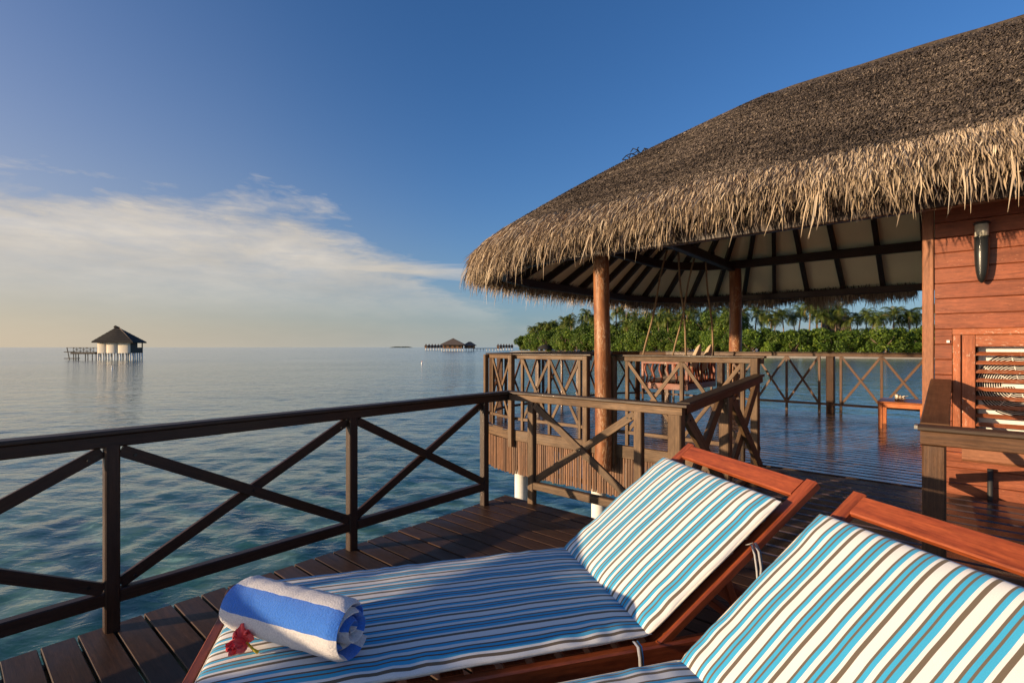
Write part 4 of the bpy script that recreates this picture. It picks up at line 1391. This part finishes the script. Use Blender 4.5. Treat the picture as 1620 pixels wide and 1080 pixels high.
def broad_tree(name, seed, w_, h_, n_leaf, lsize, mat='leaf'):
    g = np.random.default_rng(seed)
    root = empty(name, (0, 0, 0))
    m = MB()
    rr = random.Random(seed)
    m.tube([(0, 0, -.3), (.1, 0, h_ * .3), (.15, .1, h_ * .62)], [.24, .18, .06], 7)
    for k in range(5):
        a = rr.uniform(0, 6.28); z0 = h_ * rr.uniform(.12, .4)
        m.tube([(.06, 0, z0), (cos(a) * w_ * .22, sin(a) * w_ * .22, z0 + h_ * .18), (cos(a) * w_ * .36, sin(a) * w_ * .36, z0 + h_ * .34)], [.10, .07, .03], 6)
    ORG[root.name] = Vector((0, 0, 0))
    m.build('trunk', 'trunk_bark', root)
    # lumps of foliage
    nl = 16
    cen = []
    for k in range(nl):
        a = g.uniform(0, 6.28); r_ = w_ * .5 * g.uniform(.15, .78)
        z = h_ * g.uniform(.22, .88); r_ *= (1 - .55 * max(0, (z / h_ - .6) / .4))
        cen.append((r_ * cos(a), r_ * sin(a), z, w_ * g.uniform(.13, .24)))
    cen.append((0, 0, h_ * .82, w_ * .22))
    cs = []; ow = []; tn = []
    per = n_leaf // len(cen)
    for x, y, z, r_ in cen:
        d = g.normal(size=(per, 3)); d /= np.linalg.norm(d, axis=1)[:, None]
        rad = r_ * g.uniform(.45, 1.12, per) ** .6
        p = np.array([x, y, z]) + d * rad[:, None] * np.array([1, 1, .8])
        cs.append(p); ow.append(d + np.array([0, 0, .35])); tn.append(np.clip(g.normal(.45, .2, per) + g.normal(0, .14) , 0, 1))
    cs = np.concatenate(cs); ow = np.concatenate(ow); tn = np.concatenate(tn)
    keep = cs[:, 2] > .1
    cs, ow, tn = cs[keep], ow[keep], tn[keep]
    v, f = leaf_quads(cs, np.full(len(cs), lsize), g, ow * .8)
    link_mesh('crown', np_mesh('crown', v, f, fattr={'tone': tn}), mat, root)
    return root

def palm_tree(name, seed, h_, dead=False):
    g = np.random.default_rng(seed); rr = random.Random(seed)
    root = empty(name, (0, 0, 0)); ORG[root.name] = Vector((0, 0, 0))
    lean = rr.uniform(-.10, .10) * h_; ly = rr.uniform(-.05, .05) * h_
    pts = [Vector((lean * t * t, ly * t * t, -.4 + h_ * t)) for t in np.linspace(0, 1, 9)]
    MB().tube(pts, [.24 - .10 * t + (.05 if t == 0 else 0) for t in np.linspace(0, 1, 9)], 7).build('trunk', 'trunk_bark', root)
    topc = pts[-1]
    vs = []; fs = []; tn = []
    nf = 30
    for k in range(nf):
        az_ = 2 * pi * k / nf * 2.618 + rr.uniform(-.3, .3)
        up0 = rr.uniform(-.45, 1.4)
        ln = rr.uniform(3.7, 5.2) * (.85 if up0 < 0 else 1)
        hd = Vector((cos(az_), sin(az_), 0)); sd = Vector((-sin(az_), cos(az_), 0))
        p = topc.copy(); el_ = up0
        prev = []
        tone_f = rr.gauss(.46, .17) + (.34 if up0 < -.25 else 0)
        ns = 11
        for s_ in range(ns):
            d = hd * cos(el_) + UP * sin(el_)
            q = p + d * (ln / ns)
            t = (s_ + .5) / ns
            lf = 1.0 * sin(pi * min(1, .18 + .80 * t)) ** .8 * (1.0 if up0 > -.1 else .8)
            for sg in (1, -1):
                for h2 in (.0, .5):
                    b0 = p + (q - p) * h2; b1 = p + (q - p) * (h2 + .36)
                    tip = b0 + (q - p).normalized() * lf * .45 + sd * sg * lf * .82 + UP * (-.38 * lf - rr.uniform(0, .16))
                    i0 = len(vs); vs += [b0, b1, tip, tip + (b0 - b1) * .15]
                    fs.append((i0, i0 + 1, i0 + 2, i0 + 3)); tn.append(min(1, max(0, tone_f + rr.gauss(0, .07))))
            i0 = len(vs); r_ = .035
            vs += [p + sd * r_, p - sd * r_, q - sd * r_ * .8, q + sd * r_ * .8]; fs.append((i0, i0 + 1, i0 + 2, i0 + 3)); tn.append(min(1, max(0, tone_f + .25)))
            p = q; el_ -= (.10 + .032 * s_) * rr.uniform(.7, 1.2)
    v = np.array([tuple(x) for x in vs]); f = np.array(fs)
    link_mesh('crown', np_mesh('crown', v, f, fattr={'tone': np.array(tn)}), 'palm_leaf', root)
    return root

protoB = [broad_tree('island_tree', 100 + k, 9.5 + k % 3, 9.0 + (k % 2), 5200, .30) for k in range(4)]
protoS = [broad_tree('shore_shrub', 200 + k, 7.0, 6.2, 4200, .26) for k in range(4)]
protoY = [broad_tree('bright_shrub', 300, 4.2, 4.2, 2200, .24, 'bright_leaf')]
protoP = [palm_tree('coconut_palm', 400 + k, 12.5) for k in range(5)]
used = set()
def place(proto, k, loc, rz, sc, **tags):
    o = proto[k % len(proto)]
    if o.name not in used:
        used.add(o.name)
        o.location = loc; o.rotation_euler = (0, 0, rz); o.scale = (sc,) * 3 if not hasattr(sc, '__len__') else sc
        return tag(o, **tags)
    return copy_tree(o, loc, rz, sc, **tags)
def pix_x(p): return 810 + 800 * p.x / p.y
GZ = WATER + .8
vr = random.Random(21)
# front row of shrubs along the beach, tight enough to read as a hedge
t = .022
k = 0
while t < .86:
    p, d, nn = shore_frame(t)
    x = pix_x(p)
    sc = vr.uniform(.85, 1.2)
    q = p + nn * vr.uniform(4.5, 8.5)
    far = x < 950
    place(protoS, k, (q.x, q.y, GZ - .5), vr.uniform(0, 6.28), (sc * (1.6 if far else 1.15), sc * 1.3, sc * (1.6 if far else 1.2)),
          cat='shrub', **({'label': 'dense green shrub in the beach hedge left of the near log column', 'group': 'beach hedge left of the near column'} if x < 950 else {'label': 'dense green shrub in the beach hedge between the two log columns', 'group': 'beach hedge between the columns'} if x < 1160 else {'label': 'dense green shrub in the beach hedge right of the far log column', 'group': 'beach hedge right of the far column'}))
    dt = 3.4 / max(1e-6, (shore_at(min(1, t + .004)) - p).length) * .004
    t += dt * vr.uniform(.85, 1.15) * (1.35 if far else 1)
    k += 1
# taller broadleaf trees behind
t = .05; k = 0
while t < .86:
    p, d, nn = shore_frame(t)
    x = pix_x(p)
    far = x < 1150
    sc = vr.uniform(.85, 1.12) * (1.16 if far else .84)
    q = p + nn * vr.uniform(12, 20)
    hs = 1.18 if far else .90
    place(protoB, k, (q.x, q.y, GZ), vr.uniform(0, 6.28), (sc, sc, sc * hs), cat='tree', **({'label': 'broadleaf tree in the wood left of the near log column', 'group': 'broadleaf trees left of the near column'} if x < 950 else {'label': 'broadleaf tree in the wood between the two log columns', 'group': 'broadleaf trees between the columns'} if x < 1160 else {'label': 'broadleaf tree in the wood right of the far log column', 'group': 'broadleaf trees right of the far column'}))
    dt = 5.4 / max(1e-6, (shore_at(min(1, t + .004)) - p).length) * .004
    t += dt * vr.uniform(.8, 1.2); k += 1
# palms: (pixel column, wanted crown row, distance behind the shore)
def shore_t_for(xp):
    lo_, hi_ = 0.0, 1.0
    for _ in range(40):
        md = (lo_ + hi_) / 2
        if pix_x(shore_at(md)) < xp: lo_ = md
        else: hi_ = md
    return lo_
palm_spots = [(826, 524, 16), (836, 516, 18), (846, 513, 20), (852, 512, 15), (861, 510, 26), (868, 513, 17), (876, 514, 22), (885, 520, 12), (896, 505, 24), (911, 500, 30), (923, 493, 20), (934, 505, 26), (955, 498, 14),
              (968, 490, 24), (978, 487, 30), (990, 498, 18), (1000, 492, 30), (1010, 503, 16), (1020, 498, 28), (1034, 495, 20), (1046, 492, 30), (1056, 488, 24), (1070, 495, 26), (1084, 490, 16), (1098, 487, 28),
              (1112, 492, 20), (1126, 488, 30), (1140, 485, 24), (1152, 492, 18), (1178, 489, 20), (1193, 486, 28), (1205, 494, 22), (1222, 494, 16), (1241, 491, 20), (1262, 486, 30), (1280, 476, 16), (1292, 474, 18), (1298, 492, 13), (1310, 490, 30), (1331, 481, 18),
              (1357, 496, 22), (1373, 491, 40), (1402, 494, 17), (1412, 488, 20), (1427, 500, 26), (1440, 490, 20), (1450, 496, 30), (1475, 484, 22), (1510, 480, 26), (1560, 478, 22), (1640, 470, 24)]
spare = random.Random(31)
n_named = len(palm_spots)
for _ in range(40):
    _x = spare.uniform(822, 1165)
    palm_spots.append((_x, (510 if _x < 880 else 499) + spare.uniform(-2, 14) + (8 if _x < 845 else 0), spare.uniform(8, 30)))
for _ in range(10):
    palm_spots.append((spare.uniform(1170, 1460), spare.uniform(490, 503), spare.uniform(10, 30)))
ORD = ['leftmost', 'second', 'third', 'fourth', 'fifth', 'sixth', 'seventh', 'eighth', 'ninth', 'tenth', 'eleventh', 'twelfth', 'thirteenth', 'fourteenth', 'fifteenth', 'sixteenth', 'seventeenth', 'eighteenth']
def zone(x):
    if x < 900: return 'skyline palms at the left tip of the island'
    if x < 945: return 'tall palms just left of the near log column'
    if x < 1155: return 'skyline palms behind the swing ropes'
    if x < 1300: return 'tall palms right of the far log column'
    if x < 1345: return 'round-headed palms right of the shaggy pair'
    return 'skyline palms near the hut roof on the right'
zcount = {}
for k, (xp, yp, back) in sorted(enumerate(palm_spots), key=lambda a: a[1][0]):
    tt_ = shore_t_for(xp)
    p, d, nn = shore_frame(tt_)
    q = p + nn * back
    for _ in range(8):      # slide along the shore so that the palm keeps its bearing after moving inland
        err = xp - pix_x(q)
        tt_ = min(1, max(0, tt_ + err * .00035)); p, d, nn = shore_frame(tt_); q = p + nn * back
    ztop = CAMZ + (549 - yp) / 800 * q.y
    sc = (ztop - GZ - 1.0) / 12.5
    scx = min(1.2, max(.78, sc)) * (1.05 if xp > 1160 else 1.0)
    if k < n_named:
        zn = zone(xp); i_ = zcount.get(zn, 0); zcount[zn] = i_ + 1
        lb = (ORD[i_] + ' from the left' if i_ else 'leftmost') + ' of the ' + zn
        gr = zn
    else:
        lb = 'palm crown half hidden among the trees of the ' + ('left and middle' if xp < 1168 else 'right') + ' island wood'
        gr = 'half hidden palms, ' + ('left and middle' if xp < 1168 else 'right')
    place(protoP, k, (q.x, q.y, GZ), spare.uniform(0, 6.28), (scx, scx, sc), label=lb, cat='palm', group=gr)
p, d, nn = shore_frame(shore_t_for(1208)); q = p + nn * 2.6
place(protoY, 0, (q.x, q.y, GZ - .4), 0, 1.0, label='bright yellow-green shrub at the hedge foot right of the far log column', cat='shrub')

# hut roof showing between the palms
def hip_building(name, c, wx, wy, z0, zw, zt, over, label, wallmat, roofmat, rot=0.0, ridge=.35, group=None, parts=True, wins=0):
    """simple far house: walls, hip roof, ridge cap; c = centre on the ground"""
    c = Vector(c)
    t = empty(name, c + UP * z0, label, 'building', group)
    ca, sa = cos(rot), sin(rot)
    def P(x, y, z): return Vector((c.x + x * ca - y * sa, c.y + x * sa + y * ca, z))
    hx, hy = wx / 2, wy / 2
    m = MB()
    cr_ = [P(-hx, -hy, 0), P(hx, -hy, 0), P(hx, hy, 0), P(-hx, hy, 0)]
    for i in range(4):
        a, b = cr_[i], cr_[(i + 1) % 4]
        m.poly([a + UP * z0, b + UP * z0, b + UP * zw, a + UP * zw])
    m.poly([x + UP * z0 for x in cr_[::-1]])
    wall = m.build('wall', wallmat, t)
    m = MB()
    ox, oy = hx + over, hy + over
    e = [P(-ox, -oy, zw - .25), P(ox, -oy, zw - .25), P(ox, oy, zw - .25), P(-ox, oy, zw - .25)]
    rx = hx * ridge
    r0, r1 = P(-rx, 0, zt), P(rx, 0, zt)
    m.poly([e[0], e[1], r1, r0]); m.poly([e[1], e[2], r1]); m.poly([e[2], e[3], r0, r1]); m.poly([e[3], e[0], r0])
    m.poly([x - UP * .18 for x in e[::-1]])
    for i in range(4):
        a, b = e[i], e[(i + 1) % 4]; m.poly([a - UP * .18, b - UP * .18, b, a])
    rf = m.build('roof', roofmat, t)
    m = MB(); m.tube([r0, r1 + Vector((.01, 0, 0))], .22, 6); m.build('ridge_cap', roofmat, rf)
    for i in range(wins):
        x = -hx + (i + .5) * wx / wins
        MB().box(P(x, -hy - .03, (z0 + zw) / 2), Vector((ca, sa, 0)), None, UP, wx / wins * .45, .08, (zw - z0) * .6).build('window', 'far_dark_wood', t)
    return t, P
p, d, nn = shore_frame(shore_t_for(1386)); q = p + nn * 34
hip_building('island_hut', (q.x, q.y, 0), 7, 6, GZ, CAMZ + (549 - 507) / 800 * q.y, CAMZ + (549 - 496.5) / 800 * q.y, .8, 'brown hut roof showing between the palms at the right', 'far_thatch', 'far_thatch', rot=-.3, ridge=.8)
# beach umbrella
p, d, nn = shore_frame(shore_t_for(858)); q = p + nn * 1.6
bu = empty('beach_umbrella', (q.x, q.y, GZ - .5), 'dark thatched beach umbrella at the left end of the island', 'umbrella')
MB().tube([(q.x, q.y, GZ - .6), (q.x, q.y, GZ + 2.6)], .12, 8).build('pole', 'trunk_bark', bu)
m = MB(); rows = [[(q.x + r_ * cos(a), q.y + r_ * sin(a), GZ + z_) for a in np.linspace(0, 2 * pi, 17)] for r_, z_ in ((4.2, 1.1), (3.6, 2.1), (2.2, 3.1), (.05, 3.7))]
m.grid(rows, flip=True); m.build('canopy', 'dark_thatch', bu)

# ================================================================ OVERWATER BUNGALOWS
def stilts(parent, pts, z1, r_, mat='concrete_white', name='stilt'):
    for x, y in pts:
        MB().tube([(x, y, WATER - 1.2), (x, y, z1)], r_, 8).build(name, mat, parent)
# left bungalow: 120 m off
def left_bungalow():
    Y0 = 118.0
    def P(px, py, Y): return Vector(((px - 810) / 800 * Y, Y, CAMZ + (549 - py) / 800 * Y0))
    Yb = Y0 + 5.0
    bg_ = empty('overwater_bungalow', P(187, 570, Y0), 'white bowed-wall bungalow on stilts with dark thatch, alone on the left sea', 'bungalow')
    fz, ez_ = 558.4, 539.0
    for a, b, bow in ((154.2, 169, .30), (169, 186.5, .50), (186.5, 206.3, .36)):
        rows = [[], []]
        for j in range(15):
            t = j / 14; y = Y0 - bow * 1.3 * sin(pi * t) ** .35 * .8
            q0 = P(a + (b - a) * t, fz, Y0); q0.y = y; q1_ = P(a + (b - a) * t, ez_, Y0); q1_.y = y
            rows[0].append(q0); rows[1].append(q1_)
        MB().grid(rows).build('wall_panel', 'render_white', bg_)
    for px in (169, 186.5): MB().beam(P(px, fz, Y0 - .08), P(px, ez_, Y0 - .08), .12, .1, up=Vector((0, 1, 0))).build('batten', 'render_white', bg_)
    cor = [(154.2, Y0), (206.3, Y0), (225, Yb), (176, Yb)]
    m = MB(); m.poly([P(px, fz, y) for px, y in cor]); m.build('floor', 'far_dark_wood', bg_)
    def wall(a, b, z0, z1, mat, name):
        A, B = P(a[0], z0, a[1]), P(b[0], z0, b[1]); A1, B1 = P(a[0], z1, a[1]), P(b[0], z1, b[1])
        h_ = (A1 - A).z
        MB().beam(A + UP * h_ / 2, B + UP * h_ / 2, .16, h_).build(name, mat, bg_)
    mid = (217.0, Y0 + 2.9)
    wall((206.6, Y0 + .1), mid, fz, ez_, 'far_dark_wood', 'side_wall')
    wall(mid, (225, Yb), fz, 549.5, 'far_dark_wood', 'balcony')
    wall((176, Yb), (225, Yb), fz, 550, 'far_dark_wood', 'back_wall')
    wall((154.4, Y0 + .1), (176, Yb), fz, ez_, 'render_white', 'side_wall')
    MB().beam(P(225, fz, Yb), P(225, ez_ - 1, Yb), .2, .2, up=Vector((0, 1, 0))).build('post', 'far_dark_wood', bg_)
    ev = 540.0
    e = [P(144.5, ev, Y0 - 1.4), P(210, ev + .4, Y0 - 1.4), P(232, ev + .4, Yb + 1.0), P(168, ev, Yb + 1.0)]
    ym = (Y0 + Yb) / 2
    r0, r1 = P(182.5, 517.4, ym), P(189, 517.8, ym)
    def sub(a, b, c, d=None):
        m.poly([a, b, c] + ([d] if d is not None else []))
    m = MB()
    for quad in ((e[0], e[1], r1, r0), (e[1], e[2], r1), (e[2], e[3], r0, r1), (e[3], e[0], r0)): m.poly(list(quad))
    lo_ = [x - UP * .3 for x in e]; m.poly(lo_[::-1])
    for i in range(4): m.poly([lo_[i], lo_[(i + 1) % 4], e[(i + 1) % 4], e[i]])
    rf = m.build('roof', 'dark_thatch', bg_)
    # thatch courses
    for k in range(1, 6):
        t = k / 6.5
        A, B, C = e[0].lerp(r0, t), e[1].lerp(r1, t), e[2].lerp(r1, t)
        MB().tube([A, B, C], .07, 5).build('thatch_course', 'dark_thatch', rf)
    MB().tube([r0 + Vector((-.3, 0, .05)), r0 + UP * .2, r0.lerp(r1, .5) + UP * .1, r1], [.2, .34, .22, .16], 7).build('ridge_cap', 'dark_thatch', rf)
    MB().tube([e[1], r1], .09, 6).build('hip_roll', 'far_thatch', rf)
    for i, px in enumerate((155.5, 159, 163.5, 167.5, 171.5, 176.5, 181, 186, 190, 194.5, 199, 203, 206)):
        y = Y0 + (.3 if i % 2 == 0 else 1.6)
        a_ = P(px, 0, y); MB().tube([(a_.x, y, WATER - 1), (a_.x, y, P(px, fz, y).z)], .15, 8).build('stilt', 'concrete_white', bg_)
    for t in (.2, .4, .6, .8, 1.0):
        y = Y0 + 5 * t; a_ = P(206.3 + 18.5 * t, fz, y); MB().tube([(a_.x, y, WATER - 1), a_], .15, 8).build('stilt', 'concrete_white', bg_)
    for px, t in ((208, .3), (213, .6), (219, .75)):
        a_ = P(px - 8, fz, Y0 + 5 * t); MB().tube([(a_.x, a_.y, WATER - 1), a_], .14, 8).build('stilt', 'concrete_white', bg_)
    # bathing deck to the left with rail and ladder
    yd = Y0 + .9
    MB().beam(P(116, 558.3, yd), P(154, 558.3, yd), 1.6, .5).build('deck', 'far_dark_wood', bg_)
    for y in (yd - .7, yd + .7):
        MB().beam(P(105, 549.8, y), P(154, 549.8, y), .09, .10).build('top_rail', 'far_dark_wood', bg_)
        for px in np.arange(116, 154, 5.4):
            MB().beam(P(px, 557, y), P(px, 549.8, y), .09, .09, up=Vector((0, 1, 0))).build('post', 'far_dark_wood', bg_)
        for px in np.arange(116, 148, 10.8):
            MB().beam(P(px, 550, y), P(px + 10.8, 556, y), .06, .07).build('brace', 'far_dark_wood', bg_)
            MB().beam(P(px, 556, y + .07), P(px + 10.8, 550, y + .07), .06, .07).build('brace', 'far_dark_wood', bg_)
    MB().beam(P(104.5, 556.6, yd), P(115.8, 556.6, yd), 1.2, .18).build('landing', 'far_dark_wood', bg_)
    for y in (yd - .4, yd + .4):
        MB().beam(P(106, 550, y), P(110, 569, y), .13, .15).build('ladder_rail', 'far_dark_wood', bg_)
    MB().beam(P(104, 567, yd), P(124, 567, yd), 1.0, .18).build('platform', 'far_dark_wood', bg_)
    for px in (116.5, 120, 124, 135, 139, 146, 152):
        a_ = P(px, 559, yd); MB().tube([(a_.x, yd, WATER - 1), a_], .09, 6).build('stilt', 'far_dark_wood', bg_)
left_bungalow()

# villa across the lagoon, 400 m off
s4 = .5
Xc = (716 - 810) * s4
tv, Pv = hip_building('overwater_villa', (Xc, 404, 0), 15, 12, CAMZ - 1.0, CAMZ + 2.2, CAMZ + 6.9, 2.2, 'large hip-roofed overwater villa lit warm, on the horizon left of the island', 'far_wood', 'far_thatch', ridge=.08, wins=4)
for px in np.arange(699, 734, 4.2):
    MB().tube([((px - 810) * s4, 399, WATER - 1), ((px - 810) * s4, 399, CAMZ - 1.0)], .30, 6).build('stilt', 'concrete_white', tv)
tv2, Pv2 = hip_building('overwater_villa', ((742 - 810) * s4, 407, 0), 8, 8, CAMZ - 1.0, CAMZ + 1.6, CAMZ + 4.2, 1.4, 'smaller hip-roofed villa joined to the right of the large one', 'far_wood', 'far_thatch', ridge=.3, wins=2)
for px in (737, 741, 745, 748):
    MB().tube([((px - 810) * s4, 403.5, WATER - 1), ((px - 810) * s4, 403.5, CAMZ - 1.0)], .26, 6).build('stilt', 'concrete_white', tv2)
s5 = .65
for i in range(6):
    px = 674 + i * 4.2
    t_, P_ = hip_building('lagoon_cottage', ((px - 810) * s5, 520 + i * 3, 0), 2.2, 5, CAMZ - 1.0, CAMZ + 1.2, CAMZ + 3.1, .4, 'tiny thatched cottage in the row left of the large villa', 'far_wood', 'far_thatch', group='cottages left of the large villa')
    MB().tube([((px - 810) * s5, 518, WATER - 1), ((px - 810) * s5, 518, CAMZ - 1)], .4, 6).build('stilt', 'concrete_white', t_)
for i in range(6):
    px = 788 + i * 4.4
    t_, P_ = hip_building('lagoon_cottage', ((px - 810) * s5, 520 + i * 3, 0), 2.4, 5, CAMZ - 1.0, CAMZ + 1.2, CAMZ + 3.1, .4, 'tiny thatched cottage in the row by the left tip of the island', 'far_wood', 'far_thatch', group='cottages by the island tip')
    MB().tube([((px - 810) * s5, 518, WATER - 1), ((px - 810) * s5, 518, CAMZ - 1)], .4, 6).build('stilt', 'concrete_white', t_)
jt = empty('jetty', ((768 - 810) * s4, 410, WATER), 'thin jetty on stilts joining the large villa to the island', 'jetty')
MB().beam(((748 - 810) * s4, 410, CAMZ - 1.1), ((792 - 810) * s4, 440, CAMZ - 1.1), 2.0, .5).build('walkway', 'far_wood', jt)
for i in range(10):
    t = i / 9; x = ((748 - 810) + 44 * t) * s4; y = 410 + 30 * t
    MB().tube([(x, y, WATER - 1), (x, y, CAMZ - 1.3)], .25, 6).build('stilt', 'concrete_white', jt)

# mooring buoys
def buoy(label, px, py, r_, cap):
    Y = 800 * 3.0 / (py - 549); X = (px - 810) / 800 * Y
    b_ = empty('mooring_buoy', (X, Y, WATER), label, 'buoy', 'mooring buoys')
    m = MB(); m.grid([[(X + rr * cos(a), Y + rr * sin(a), WATER + z) for a in np.linspace(0, 2 * pi, 13)] for rr, z in ((.02, -.3), (r_, -.12), (r_, .14), (r_ * .6, .26), (r_ * .15, .3))], flip=True)
    m.build('float', 'buoy_white', b_)
    MB().tube([(X, Y, WATER + .28), (X, Y, WATER + .5)], [.03, .08], 8).build('top_mark', cap, b_)
buoy('white and orange mooring buoy on open water left of the pavilion', 667.5, 575, .15, 'buoy_orange')
buoy('small white mooring buoy in front of the left bungalow', 177, 584, .09, 'buoy_white')
